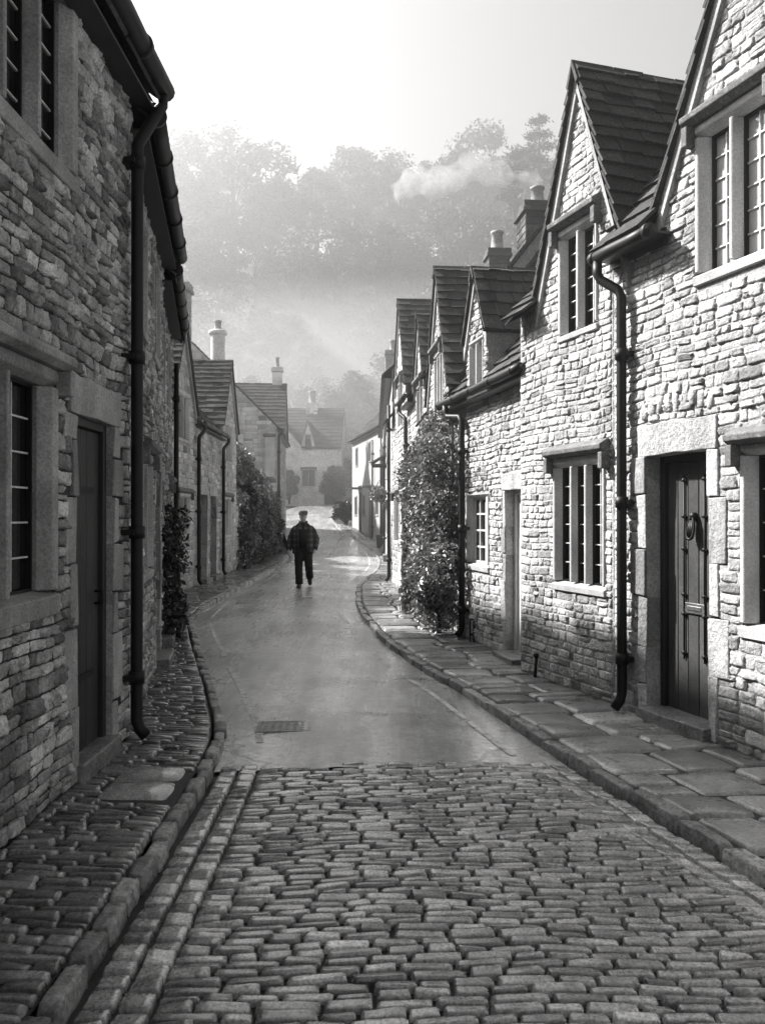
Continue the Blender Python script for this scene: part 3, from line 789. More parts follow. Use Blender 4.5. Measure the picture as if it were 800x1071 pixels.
L4.gutter(u4(19.85), u4(23.5), 3.76, .2); L4.gutter(u4(13.8), u4(17.3), 3.76, .2)
L4.pipe(u4(19.9), 3.4, gut=(u4(20.0), 3.76, .2), r=.045); L4.pipe(u4(23.25), 3.4, gut=(u4(23.4), 3.76, .2), r=.045)
L4.chimney((-4.95, 25.9), (.42, .42), 5.4, 7.2, pots=((0, 0),), pot_h=.32, mat='render_pale', round_=True)
L4.chimney((-4.6, 19.6), (.42, .42), 5.0, 6.9, pots=(), mat='far_stone')
L4.finish()

f5 = Fr((-4.6, 37.5), (-.07, 1), .2)
L5 = House('stone_cottage', 'stone house with its gable end rising above the creeper-covered bank', f5, 9.3, 5.3, 7.3, 3.6, [dict(uc=7.0, half=2.3, foot=5.5, apex=8.2, back=3.2, over=.15, drop=.1)], seed=79, wall='rubble', group=SH,
           sw=(.22, .6), rh=(.13, .22), end_stones=(True, False), expo=(.3, .22), slate_w=(.35, .7))
L5.window(1.2, 2.2, 3.2, 4.4, 2, hood=False, bars=False); L5.window(6.4, 7.6, 3.4, 4.8, 2, hood=False, bars=False); L5.door(3.5, 4.4, 2.2, 4, mat='darkwood', quoins=False)
f5e = Fr((f5.p - f5.n * 7.3)[:2], f5.n[:2], f5.p[2])
pm = MB(); box(pm, f5e, 6.8, 7.22, 3.1, 4.85, .03, .22, 1.0, .0); pm.build('corner_buttress', M['dressed'], L5.root, .02)
cp = MB(); box(cp, f5e, 6.72, 7.28, 4.87, 4.97, .03, .3); cp.build('corner_cap', M['hood'], L5.root, .02)
L5.gutter(-.1, 9.2, 5.2); L5.pipe(.12, 4.9, r=.06, gut=(.12, 5.2, .21))
L5.chimney((-5.45, 44.6), (.5, .5), 7.6, 9.3, pots=((0, 0),), pot_h=.6, mat='render_pale')
L5.finish()

f6 = Fr((-9.0, 60.8), (1, -.03), 2.35)
L6 = House('stone_cottage', 'hazy stone house closing the end of the street, with a pointed dormer and creepers', f6, 6.1, 4.2, 5.0, 2.9,
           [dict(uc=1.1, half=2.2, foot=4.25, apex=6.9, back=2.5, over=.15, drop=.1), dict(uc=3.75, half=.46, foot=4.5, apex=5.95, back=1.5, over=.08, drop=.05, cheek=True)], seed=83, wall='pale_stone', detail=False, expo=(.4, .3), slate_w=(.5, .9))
L6.window(3.45, 4.05, 3.9, 5.1, 1, hood=False, bars=False); L6.window(3.3, 4.3, 1.3, 2.6, 2, hood=True, bars=False); L6.window(.6, 1.7, 3.2, 4.4, 2, hood=False, bars=False); L6.door(4.9, 5.7, 2.2, 4, mat='darkwood', quoins=False)
L6.gutter(3.3, 6.05, 4.1)
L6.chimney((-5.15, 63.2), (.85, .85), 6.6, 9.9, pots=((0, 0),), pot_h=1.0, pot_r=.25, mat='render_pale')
L6.finish()

# ================================================================== ROAD, KERBS, PAVEMENTS
def crv(pts):
    p = np.array(pts, float)
    def f(y):
        # monotone-ish smooth interpolation
        y = np.asarray(y, float); k = .35
        return (np.interp(y - k, p[:, 0], p[:, 1]) + 2 * np.interp(y, p[:, 0], p[:, 1]) + np.interp(y + k, p[:, 0], p[:, 1])) / 4
    return f
XL = crv([(-6, -1.05), (2.7, -1.05), (4.5, -1.065), (5.9, -1.10), (6.64, -1.2), (8.18, -1.59), (9.8, -2.03), (11.6, -2.5), (13.7, -3.02), (16, -3.2), (20.9, -3.27), (28, -3.28), (32, -3.34), (35, -3.7), (38, -4.15), (46, -5.3), (53, -6.1)])
XR = crv([(-6, 3.9), (0.5, 2.6), (3.89, 1.73), (4.43, 1.58), (4.98, 1.445), (6.08, 1.17), (8.18, .73), (9.23, .42), (11.4, 0), (14.4, -.37), (16.2, -.5), (20, -.6), (22.5, -.45), (25.3, -.25), (28.5, -.13), (32, -.18), (35, -.38), (38, -.76), (46, -2.3), (53, -3.3)])
YC = 5.72     # setts end here
pairs = [(y, XL(y), y, XR(y)) for y in np.concatenate([np.arange(YC, 34, .5), np.arange(34, 53.1, 1.0)])]
pairs = [((a, b), (c, d)) for b, a, d, c in [(p[0], p[1], p[2], p[3]) for p in pairs]]
pairs += [((-6.3, 56.5), (-2.9, 54.6)), ((-5.6, 58.6), (-2.4, 55.4)), ((-3, 59.6), (-1.2, 56.0)), ((2, 60.2), (2, 56.6)), ((12, 61), (12, 57.2))]
mb = MB(); V = []; nx = 33
for (l, r_) in pairs:
    for k in range(nx):
        t = k / (nx - 1); x = l[0] + (r_[0] - l[0]) * t; y = l[1] + (r_[1] - l[1]) * t
        V.append((x, y + (0 if y > YC + .1 else -.11 + .05 * float(vnoise(np.array(x), np.array(0.), .22, 4.))), gz(y) + ROAD + .035 * (1 - (2 * t - 1) ** 2)))
Fq = [(i * nx + j, i * nx + j + 1, (i + 1) * nx + j + 1, (i + 1) * nx + j) for i in range(len(pairs) - 1) for j in range(nx - 1)]
mb.add(V, Fq, 1., True)
tag(mb.build('asphalt_road', M['asphalt']), kind='structure')
def road_z(x, y):
    l, r_ = float(XL(y)), float(XR(y)); t = (x - l) / (r_ - l)
    return gz(y) + ROAD + .035 * (1 - (2 * t - 1) ** 2)

# worn edge lines
for side in (0, 1):
    mb = MB(); V = []; ys = np.arange(5.95, 30 if side == 0 else 47, .35)
    for y in ys:
        x = (float(XL(y)) + .26) if side == 0 else (float(XR(y)) - .30)
        wdt = .055
        V += [(x - wdt / 2, y, road_z(x - wdt / 2, y) + .005), (x + wdt / 2, y, road_z(x + wdt / 2, y) + .005)]
    Fq = [(2 * i, 2 * i + 1, 2 * i + 3, 2 * i + 2) for i in range(len(ys) - 1) if (i * 7919 + side * 31) % 11 > 1]
    mb.add(V, Fq); tag(mb.build('road_line', M['paint']), kind='structure')

# ---- setts
def patch(mb, C, H, T, zf, **kw):
    def mp(A):
        z = zf(A[..., 0], A[..., 1]) + A[..., 2]
        return np.stack([A[..., 0], A[..., 1], z], -1)
    pillow(mb, C, H, T, mp, **kw)
r = np.random.default_rng(101)
camb = lambda x, y: ROAD - .004 + .035 * (1 - (2 * (x - XL(y)) / (XR(y) - XL(y)) - 1) ** 2) + .008 * vnoise(x, y, .7, 2.)
C = []; H = []; T = []; y = -.6
while y < YC:
    h = r.uniform(.049, .068); 
    if y + h > YC: h = max(.04, YC - y)
    x0 = float(XL(y)) + .285; x1 = float(XR(y)) - .285; x = x0 + r.uniform(-.01, .01)
    while x < x1:
        w = r.uniform(.11, .23)
        if x1 - (x + w) < .08: w = x1 - x
        g = .0035; gv = r.uniform(.005, .0085); s0, s1, s2, s3 = r.uniform(-.006, .006, 4); wv = lambda q: .02 * math.sin(q * 1.7 + y * .9) + .012 * math.sin(q * 4.1 + y * 2) + .05 * (q)
        q = y + h > YC - .09; 
        if not (q and r.random() < .3): C.append([(x + g + s0 * .6, y + gv + wv(x)), (x + w - g + s1 * .6, y + gv + wv(x + w)), (x + w - g + s2 * .6, y + h - gv + wv(x + w)), (x + g + s3 * .6, y + h - gv + wv(x))])
        if len(H) < len(C): H.append(r.uniform(.008, .018)); T.append(np.clip(r.normal(1, .38), .35, 2.1))
        x += w
    y += h
# two channel courses along each edge
for side, f, sg in ((0, XL, 1), (1, XR, -1)):
    for row in range(2):
        y = -.6
        while y < YC - .05:
            l = r.uniform(.085, .13); wd = .125
            o0 = sg * (.03 + row * (wd + .005)); o1 = sg * (.03 + row * (wd + .005) + wd)
            g = .006
            a, b = (o0, o1) if sg > 0 else (o1, o0)
            C.append([(float(f(y)) + a + g, y + g), (float(f(y)) + b - g, y + g), (float(f(y + l)) + b - g, y + l - g), (float(f(y + l)) + a + g, y + l - g)])
            H.append(r.uniform(.012, .022)); T.append(np.clip(r.normal(1.15, .3), .5, 1.9)); y += l
mb = MB()
patch(mb, C, H, T, camb, s=(0, .035, .11, .3, .5, .7, .89, .965, 1), depth=.026, rough=.09, jit=.016, tilt=.45, pull=.02, sharp=.9, r=r)
setts = mb.build('cobbled_road', M['sett']); tag(setts, kind='structure')
mb = MB(); V = []
ys = np.arange(-1.5, YC + .31, .3)
for y in ys:
    for k in range(7):
        x = float(XL(y)) - .02 + (float(XR(y)) - float(XL(y)) + .04) * k / 6; V.append((x, y, float(camb(np.array(x), np.array(y))) - .014))
mb.add(V, [(i * 7 + j, i * 7 + j + 1, (i + 1) * 7 + j + 1, (i + 1) * 7 + j) for i in range(len(ys) - 1) for j in range(6)], 1., True)
tag(mb.build('sett_bedding', M['joint']), kind='structure')

# ---- kerbs
def kerb(f, sg, mat, y0, y1, wd, lr, seed, drop):
    r = np.random.default_rng(seed); mb = MB(); y = y0; C = []; H = []; T = []
    while y < y1:
        l = r.uniform(*lr); w = wd * r.uniform(.88, 1.12); o = r.uniform(-.012, .012); g = .006
        q = [(float(f(y + t)) - sg * (a + o + r.uniform(-.006, .006)), y + t) for a, t in ((0, g), (w, g), (w, l - g), (0, l - g))]
        C.append(q if sg < 0 else [q[1], q[0], q[3], q[2]])
        H.append(r.uniform(.0, .022)); T.append(np.clip(r.normal(1, .32), .45, 1.9)); y += l
    # the stones stand on the channel: tall sides, worn tops
    def mp(A): return np.stack([A[..., 0], A[..., 1], gA(A[..., 1]) - .012 + A[..., 2]], -1)
    pillow(mb, C, H, T, mp, s=(0, .03, .12, .3, .5, .7, .88, .97, 1), depth=drop, rough=.0, jit=.016, tilt=.3, pull=.05, sharp=.94, r=r)
    for k, (v, ff, tt, sm) in enumerate(mb.ch):
        v += r.normal(size=v.shape) * .0022
    o = mb.build('kerb', mat); tag(o, kind='structure'); return o
gA = np.vectorize(gz)
kerb(XL, 1, M['kerbstone'], -.6, 36.5, .088, (.18, .34), 5, .16)
kerb(XR, -1, M['kerbdark'], -.6, 52, .10, (.25, .5), 6, .16)

# ---- left pavement: narrow setts laid across, two flat slabs before the door
def wallL(y):
    return float(np.interp(y, [-1, 6.3, 6.32, 9.9, 13.7, 13.8, 26, 26.1, 37], [-1.85, -1.85, -1.9, -2.6, -3.36, -4.2, -4.4, -4.5, -4.6]))
def wallR(y):
    return float(np.interp(y, [-3, 7.3, 8.95, 8.96, 12, 14.4, 21, 37.8, 38.3, 47], [5.26, 1.964, 1.436, 1.62, 1.0, .764, .229, .06, 0, -1.65]))
gA = np.vectorize(gz)
pz = lambda x, y: gA(y) - .022 + .008 * vnoise(x, y, .8, 5.)
r = np.random.default_rng(202); C = []; H = []; T = []; y = -.5
while y < 34:
    k = 1 if y < 14 else 2.2
    h = r.uniform(.048, .072) * k; x0, x1 = wallL(y) - .03, float(XL(y)) - .098; x = x0 - r.uniform(0, .2)
    while x < x1:
        w = r.uniform(.11, .28) * (1 if k == 1 else 1.5)
        if x1 - (x + w) < .1: w = x1 - x
        mx, my = x + w / 2, y + h / 2
        if not (4.92 < my < 5.62 and mx > -1.66):
            g = .005; s = r.uniform(-.007, .007, 4); wv = lambda q: .02 * math.sin(q * 2.3 + y * 1.3) - .10 * (q - x0)
            C.append([(x + g, y + g + wv(x) + s[0]), (x + w - g, y + g + wv(x + w) + s[1]), (x + w - g, y + h - g + wv(x + w) + s[2]), (x + g, y + h - g + wv(x) + s[3])])
            H.append(r.uniform(.008, .018)); T.append(np.clip(r.normal(1, .35), .4, 2.1))
        x += w
    y += h
mb = MB(); patch(mb, C, H, T, pz, s=(0, .04, .12, .5, .88, .96, 1), depth=.02, rough=.1, jit=.02, tilt=.45, pull=.02, sharp=.88, r=r)
C = [[(-1.66, 4.95), (-1.22, 4.93), (-1.23, 5.26), (-1.67, 5.24)], [(-1.66, 5.27), (-1.23, 5.29), (-1.24, 5.58), (-1.68, 5.56)]]
patch(mb, C, [.03, .028], [2.1, 1.9], pz, depth=.016, rough=.1, jit=.01, tilt=.05, pull=.05, r=r)
tag(mb.build('cobbled_pavement', M['sett_pave']), kind='structure')
def strip(name, fa, fb, y0, y1, dz, mat):
    mb = MB(); ys = np.arange(y0, y1, .4); V = []
    for y in ys:
        V += [(fa(y), y, gz(y) + dz), (fb(y), y, gz(y) + dz)]
    mb.add(V, [(2 * i, 2 * i + 1, 2 * i + 3, 2 * i + 2) for i in range(len(ys) - 1)], 1., True)
    tag(mb.build(name, mat), kind='structure')
strip('pavement_bedding', lambda y: wallL(y) - .25, lambda y: float(XL(y)) - .1, -1.2, 37, -.03, M['joint'])
strip('pavement_bedding', lambda y: float(XR(y)) + .08, lambda y: wallR(y) + .25, -1.2, 50, -.03, M['joint'])

# ---- right pavement: big worn flagstones
r = np.random.default_rng(303); C = []; H = []; T = []; y = -.5
while y < 48:
    h = r.uniform(.3, .52); x0, x1 = float(XR(y)) + .105, wallR(y) + .05; W = x1 - x0
    n = 1 if W < .55 else (2 if W < 1.15 else 3)
    cut = [0] + sorted(np.clip((np.arange(1, n) / n) + r.uniform(-.12, .12, n - 1), .15, .85)) + [1]
    e0, e1 = float(XR(y + h)) + .105, wallR(y + h) + .05
    for a, b in zip(cut, cut[1:]):
        sub = [(0, 1)] if r.random() > .3 else [(0, .5 + r.uniform(-.1, .1)), None]
        if sub[-1] is None: sub[-1] = (sub[0][1], 1)
        for (p, q) in sub:
            def pt(s, t): return (((x0 + (x1 - x0) * s) * (1 - t) + (e0 + (e1 - e0) * s) * t), y + h * t + .14 * (s - .0) * 1.0)
            g = .012 / max(W, .3); gt = .012 / h
            C.append([pt(a + g, p + gt), pt(b - g, p + gt), pt(b - g, q - gt), pt(a + g, q - gt)])
            H.append(r.uniform(.015, .03)); T.append(np.clip(r.normal(1, .3), .45, 1.9))
    y += h
mb = MB(); patch(mb, C, H, T, pz, s=(0, .03, .1, .3, .5, .7, .9, .97, 1), depth=.014, rough=.07, jit=.012, tilt=.22, pull=.05, sharp=.85, r=r)
tag(mb.build('flagstone_pavement', M['flag']), kind='structure')

# ---- manhole and drain covers
def cover(x, y, sx, sy, label, rz):
    mb = MB(); f = Fr((x, y), (math.cos(rz), math.sin(rz)), road_z(x, y))
    for e0, e1, d0, d1 in ((-sx, sx, -sy, -sy + .03), (-sx, sx, sy - .03, sy), (-sx, -sx + .03, -sy + .03, sy - .03), (sx - .03, sx, -sy + .03, sy - .03)):
        box(mb, f, e0, e1, -.012, .005, d0, d1)
    o = thing('manhole_cover', label, 'manhole cover', (x, y, road_z(x, y)))
    mb.build('cover_frame', M['cover'], o)
    mb = MB(); box(mb, f, -sx + .035, sx - .035, -.012, .003, -sy + .035, sy - .035)
    for k in range(7):
        for j in range(5):
            u = -sx + .07 + (2 * sx - .14) * k / 6; w = -sy + .06 + (2 * sy - .12) * j / 4
            box(mb, f, u - .014, u + .014,   .003, .0055, w - .011, w + .011)
    mb.build('cover_plate', M['cover'], o)
cover(-.74, 6.75, .24, .17, 'rectangular iron cover set in the asphalt just beyond the cobbles', .05)
cover(-2.5, 16.6, .3, .3, 'dark iron cover in the road beside the left kerb', .1)

# ---- terrain
mb = MB(); xs = np.concatenate([[-205, -120, -70, -40], np.arange(-24, 25, 4), [40, 70, 120, 205]]); ys = np.concatenate([[-28, -10], np.arange(0, 66, 3), np.arange(66, 130, 6), [140, 170, 220, 305]])
V = []
for y in ys:
    for x in xs:
        z = gz(y) - .32
        if y > 66: z += 2.5 * float(vnoise(np.array(x), np.array(y), 30, 1.)) - .5
        V.append((x, y, z))
n = len(xs); mb.add(V, [(i * n + j, i * n + j + 1, (i + 1) * n + j + 1, (i + 1) * n + j) for i in range(len(ys) - 1) for j in range(n - 1)], 1., True)
tag(mb.build('ground', M['earth']), kind='structure')

# ================================================================== VEGETATION
def leaves(mb, P, size, r, tone=(1, .3), up=.3, tmul=None, narrow=.55):
    P = np.asarray(P, float); n = len(P)
    nrm = r.normal(size=(n, 3)); nrm[:, 2] += up; nrm /= np.linalg.norm(nrm, axis=1)[:, None]
    a = np.cross(nrm, r.normal(size=(n, 3))); a /= np.linalg.norm(a, axis=1)[:, None]; b = np.cross(nrm, a)
    s = r.uniform(size[0], size[1], n)[:, None]
    V = np.stack([P - a * s * .5, P + b * s * narrow * .5 + nrm * s * .06 - a * s * .05, P + a * s * .5 - nrm * s * .08, P - b * s * narrow * .5 + nrm * s * .06 - a * s * .05], 1).reshape(-1, 3)
    F = (np.arange(n) * 4)[:, None] + np.array([0, 1, 2, 3])[None]
    t = np.clip(r.normal(tone[0], tone[1], n), .3, 2.2)
    if tmul is not None: t = t * tmul
    mb.add(V, F, t)
def cloud(r, c, rad, n, sq=(1, 1, 1), shell=.5):
    d = r.normal(size=(n, 3)); d /= np.linalg.norm(d, axis=1)[:, None]
    q = (shell + (1 - shell) * r.random(n)) ** .7
    return np.array(c) + d * (q * rad)[:, None] * np.array(sq)

def broadleaf(seed, h, w, name='broadleaf_tree'):
    r = np.random.default_rng(seed); root = bpy.data.objects.new(name, None); COL.objects.link(root)
    tk = MB(); tube(tk, [(0, 0, -2.5), (.1, 0, h * .2), (.0, .15, h * .45), (.1, 0, h * .8)], [h * .024, h * .02, h * .014, h * .004], 8)
    cr = MB(); k = 34
    for i in range(k):
        t = r.random() ** .75; z = h * (.25 + .68 * t); rad = w * .5 * math.sin(math.pi * min(1, .16 + .84 * t) ** 1.15) ** .7
        a = r.uniform(0, 2 * math.pi); q = r.uniform(.45, 1.0) * rad
        c = (q * math.cos(a), q * math.sin(a), z); cl = r.uniform(.09, .17) * w
        tube(tk, [(0, 0, z * .62), (c[0] * .5, c[1] * .5, z * .82), c], [h * .004, h * .002, h * .0008], 4)
        leaves(cr, cloud(r, c, cl * 1.12, 190, (1, 1, .8), .15), (.3, .62), r, tone=(r.uniform(.7, 1.3), .3))
    t_ = tk.build('trunk', M['bark'], root); cr.build('crown', M['leaf_wood'], root)
    return root
def conifer(seed, h, w, name='conifer_tree'):
    r = np.random.default_rng(seed); root = bpy.data.objects.new(name, None); COL.objects.link(root)
    tk = MB(); tube(tk, [(0, 0, -2.5), (0, 0, h * .5), (.1, 0, h)], [h * .022, h * .014, .02], 8); cr = MB()
    z = h * .22
    while z < h * .99:
        t = (z / h - .2) / .8; L = w * .5 * (1 - t) ** .8 * r.uniform(.75, 1.15) + .25
        for k in range(6):
            a = r.uniform(0, 6.28); e = (L * math.cos(a), L * math.sin(a), z - .12 * L + .1)
            tube(tk, [(0, 0, z), (e[0] * .6, e[1] * .6, z + .05), e], [.06, .04, .01], 4)
            m = int(60 + 90 * L / w * 2); q = r.random(m) ** .6
            P = np.array(e)[None] * q[:, None] + np.array([0, 0, z])[None] * (1 - q[:, None]) + r.normal(size=(m, 3)) * np.array([.28, .28, .16])
            leaves(cr, P, (.25, .55), r, tone=(r.uniform(.7, 1.2), .25), up=1.2, narrow=.35)
        z += h * .05
    tk.build('trunk', M['bark'], root); cr.build('crown', M['needle'], root)
    return root
def copy_tree(root):
    n = root.copy(); COL.objects.link(n)
    for c in root.children:
        d = c.copy(); COL.objects.link(d); d.parent = n
    return n
PH = [(16, 11), (16, 9.5), (15, 12), (17, 8.5)]
proto = [broadleaf(300 + i, *PH[i]) for i in range(4)]
used = set()
TREES = [(-24.6, 111.2, 49.8), (-19.1, 109.2, 51.2), (-13.3, 108.5, 44.8), (-8.6, 111.2, 47.1), (-3.6, 115.3, 51.6), (1.0, 114.4, 50.4), (5.7, 114.1, 49.2), (9.8, 109.8, 48.2), (14.3, 112.3, 53.0), (18.6, 110.2, 49.4), (24.3, 109.4, 51.4),
         (-23.2, 99.6, 36.5), (-19.0, 99.5, 37.5), (-14.6, 99.4, 35.3), (-9.2, 94.5, 33.1), (-5.1, 95.5, 35.0), (-0.5, 98.0, 35.6), (3.3, 98.9, 35.1), (7.2, 99.8, 37.7), (10.9, 100.0, 38.8), (14.1, 93.7, 37.0), (19.6, 97.8, 38.6),
         (-22.4, 84.0, 24.0), (-17.6, 81.4, 22.4), (-14.0, 83.8, 23.9), (-9.7, 80.7, 20.9), (-6.3, 87.5, 23.5), (-2.4, 86.9, 24.8), (1.4, 84.4, 23.2), (4.8, 82.4, 24.5), (8.7, 87.3, 26.3), (12.2, 84.6, 26.0),
         (-18.1, 75.8, 15.1), (-14.2, 73.1, 14.2), (-11.1, 72.3, 13.7), (-8.2, 73.8, 13.1), (-4.8, 72.4, 13.3), (-2.2, 70.3, 13.7), (0.0, 71.4, 15.1), (3.4, 75.5, 16.3), (6.2, 69.3, 15.5),
         (-27, 121, 49.5), (-21.5, 123, 50.5), (-15.5, 121, 48), (-10.5, 122, 48), (-5.5, 124, 51), (-.5, 122, 50.5), (4.5, 123, 50.5), (10, 121, 50), (15.5, 122, 53), (21, 121, 53)]
r = np.random.default_rng(55)
for i, (x, y, zt) in enumerate(TREES):
    k = [0, 2, 1, 3, 0, 2, 1, 0, 2, 3, 1][i % 11] if i < 11 else int(r.integers(0, 4))
    o = proto[k] if k not in used else copy_tree(proto[k]); used.add(k)
    zb = gz(y) - .3; hh = zt - zb; sc = hh / PH[k][0]
    wide = 1.25 if i in (0, 1) else r.uniform(.95, 1.25)
    o.location = (x, y, zb); o.scale = (sc * wide, sc * wide, sc); o.rotation_euler = (0, 0, r.uniform(0, 6.28))
    lab = {1: 'big round-crowned tree at the far left of the misty skyline', 2: 'lower tree in the dip of the misty skyline, right of the big round crown',
           8: 'tallest pale broadleaf tree on the skyline, just left of the dark conifers'}.get(i)
    if lab is None:
        lab = ('pale broadleaf tree topping the misty hillside wood' if i < 11 else 'fogged broadleaf tree halfway up the hillside wood' if i < 22 else 'fogged broadleaf tree low on the hillside wood' if i < 32 else 'fogged broadleaf tree just behind the far cottages' if i < 41 else 'pale broadleaf tree topping the misty hillside wood')
    tag(o, lab, 'tree', 'trees of the misty hillside wood')
for (x, y, zt, sd, w, lab) in ((15.6, 86, 42.0, 400, 12.5, 'dark conifer breaking the skyline right of the chimney smoke'), (12.7, 83, 37.2, 401, 10, 'smaller dark conifer behind the chimney smoke')):
    hh = zt - gz(y) + .3; o = conifer(sd, hh, w); o.location = (x, y, gz(y) - .3); tag(o, lab, 'tree', 'conifers on the hillside')

def climber(name, label, cat, loc, fr, blobs, size, mat, n_per, seed, stems=(), group=None, tone=(1, .3), woody=M['bark']):
    """leafy mass on or before a wall: blobs = (u, v, w, radius)"""
    r = np.random.default_rng(seed); root = thing(name, label, cat, loc, group); mb = MB()
    for (u, v, w, rad) in blobs:
        c = fr.P(u, v, w); n = int(n_per * (rad / .4) ** 2)
        P = cloud(r, c, rad, n, (1, 1, 1), .35)
        # keep the leaves outside the wall and above the ground
        dw = (P - fr.p) @ fr.n; P = P - fr.n * np.minimum(0, dw - .02)[:, None]
        P[:, 2] = np.maximum(P[:, 2], fr.p[2] + .03)
        leaves(mb, P, size, r, tone=(r.uniform(.7, 1.3) * tone[0], tone[1]), up=.5)
    mb.build('foliage', M[mat], root)
    sm = MB()
    for st in stems: tube(sm, [fr.P(*p) for p in st], [.035 - .025 * i / len(st) for i in range(len(st))], 7)
    if stems: sm.build('stem', woody, root)
    return root
r = np.random.default_rng(66)
# big climber on cottage D: outline follows the photo: wide top, bare gap low in the middle
bl = []
for k in range(150):
    u = r.uniform(-.15, 2.8); v = r.uniform(.1, 3.0)
    if v > 2.85 - .25 * abs(u - 1.9): continue
    if v < 1.5 and u < 1.0 and r.random() < .5: continue
    if .9 < u < 1.9 and .2 < v < 1.5 and r.random() < .75: continue
    bl.append((u, v, r.uniform(.03, .28) + (.08 if 1.6 < v < 2.6 else 0), r.uniform(.14, .3)))
bl += [(1.9, 3.0, .1, .22), (2.4, 2.95, .1, .2), (1.3, 2.85, .1, .22), (2.9, 1.1, .15, .28), (2.9, .6, .2, .3), (2.8, .3, .22, .28)]
climber('climbing_plant', 'large leafy climbing plant covering the cottage front between two downpipes', 'climber', tuple(frD.P(1.2, 0, .2)), frD, bl, (.045, .1), 'leaf', 520, 67,
        stems=[[(1.3, 0, .15), (1.35, .7, .12), (1.1, 1.5, .14), (.7, 2.4, .16)], [(1.4, 0, .2), (1.5, .8, .15), (1.9, 1.7, .14), (2.5, 2.6, .15)], [(2.6, 0, .2), (2.7, .6, .2), (2.6, 1.4, .15)]])
bl = [(r.uniform(.3, 1.5), r.uniform(.15, 1.6), r.uniform(.03, .2), r.uniform(.12, .22)) for k in range(36)]
climber('evergreen_shrub', 'dark glossy shrub tight against the shaded house wall', 'shrub', tuple(f3.P(1.0, 0, .2)), f3, [(u + .6, v, w, q) for u, v, w, q in bl], (.05, .11), 'leaf_dark', 300, 68, stems=[[(1.5, 0, .2), (1.55, .6, .2), (1.4, 1.3, .2)]])
# creeper over the bank and low wall between the gabled cottage and the next house
fb = Fr((-4.45, 26.2), (-.012, 1), .0)
gw = thing('garden_wall', 'low stone garden wall half buried in creeper', 'wall', tuple(fb.p))
wm = MB(); box(wm, fb, 0, 11.2, -.3, 1.9, -.4, 0); wm.build('wall_core', M['mortar'], gw)
wm = MB(); stones(wm, fb, 11.2, lambda u: 1.9, 1.9, [], (.12, .2), (.25, .55), (.01, .03), 88); wm.build('stonework', M['rubble'], gw)
bl = []
for k in range(170):
    u = r.uniform(.2, 10.2); tp = 3.45 - .10 * u + .35 * math.sin(u * 1.7); v = tp * r.random() ** .6
    bl.append((u, v, r.uniform(-.6, .0) + .35 * (1 - v / tp), r.uniform(.28, .5)))
climber('creeper_hedge', 'tall shaggy creeper spilling over the garden wall beside the walking man', 'hedge', tuple(fb.P(5, 0, 0)), Fr((-5.4, 26.2), (-.012, 1)), [(u, v, w + .95, q) for u, v, w, q in bl], (.09, .2), 'leaf_ivy', 190, 69)
def bush(name, label, x, y, rad, h, seed, mat='leaf_ivy', size=(.12, .26), n=14):
    r = np.random.default_rng(seed); root = thing(name, label, 'bush', (x, y, gz(y))); mb = MB(); sm = MB()
    for k in range(n):
        a = r.uniform(0, 6.28); q = r.random() ** .5 * rad * .7; z = gz(y) + h * r.uniform(.15, .85)
        c = (x + q * math.cos(a), y + q * math.sin(a), z); rr = rad * r.uniform(.3, .5)
        leaves(mb, cloud(r, c, rr, int(260), (1, 1, .9), .3), size, r, tone=(r.uniform(.7, 1.3), .3))
        tube(sm, [(x, y, gz(y) - .1), (x + q * .4 * math.cos(a), y + q * .4 * math.sin(a), gz(y) + h * .2), c], [.05, .03, .01], 5)
    mb.build('foliage', M[mat], root); sm.build('stem', M['bark'], root)
bush('garden_bush', 'large hazy bush right of the far house with the pointed dormer', -3.4, 59.9, 1.15, 2.7, 70, n=18, size=(.12, .25))
bush('garden_bush', 'hazy creeper bush left of the far house doorway', -6.5, 60.0, .8, 2.9, 71, size=(.15, .3))
bush('garden_bush', 'rounded dark bush at the corner of the white cottage', -2.05, 48.2, .7, 1.6, 72, 'leaf_dark')
bush('garden_bush', 'pale foggy bush behind the bend, left of the white cottage', -1.4, 63.0, 1.6, 4.2, 73, n=18, size=(.15, .3))

# ================================================================== SMALL THINGS
def pot(x, y, label):
    o = thing('plant_pot', label, 'plant pot', (x, y, gz(y)))
    m = MB(); lathe(m, (x, y, gz(y) - .02), [(.08, 0), (.1, .03), (.115, .18), (.12, .28), (.13, .3), (.13, .34), (.11, .345), (.1, .3)], 18); m.build('pot', M['clay'], o)
    r = np.random.default_rng(5); m = MB(); leaves(m, cloud(r, (x, y, gz(y) + .4), .13, 200), (.04, .08), r, tone=(.6, .2)); m.build('plant', M['leaf'], o)
pot(.42, 14.3, 'dark pot with a small plant at the foot of the climbing plant')
def scraper(fr, u, label, h=.3, pr=.06):
    o = thing('boot_scraper', label, 'boot scraper', tuple(fr.P(u, 0, pr)))
    m = MB(); tube(m, [fr.P(u, -.05, .02)] + [fr.P(u, h - .03 + .03 * math.sin(t), .02 + pr * (1 - math.cos(t)) / 2) for t in np.linspace(0, math.pi, 7)] + [fr.P(u, -.05, .02 + pr)], .011, 8); m.build('hoop', M['iron'], o)
    m = MB(); box(m, fr, u - .008, u + .008, .07, .1, .01, pr + .03); m.build('scraper_bar', M['iron'], o)
ps = tag(thing('iron_stub', 'short iron stub post at the wall foot right of the pale door', 'post', tuple(frB.P(uB(8.55), 0, .05))))
m = MB(); tube(m, [frB.P(uB(8.55), -.05, .06), frB.P(uB(8.55), .2, .045)], .016, 8); m.build('shaft', M['iron'], ps)
m = MB(); lathe(m, frB.P(uB(8.55), .2, .045), [(.016, -.01), (.026, .01), (.026, .03), (.012, .045)], 10); m.build('knob', M['iron'], ps)
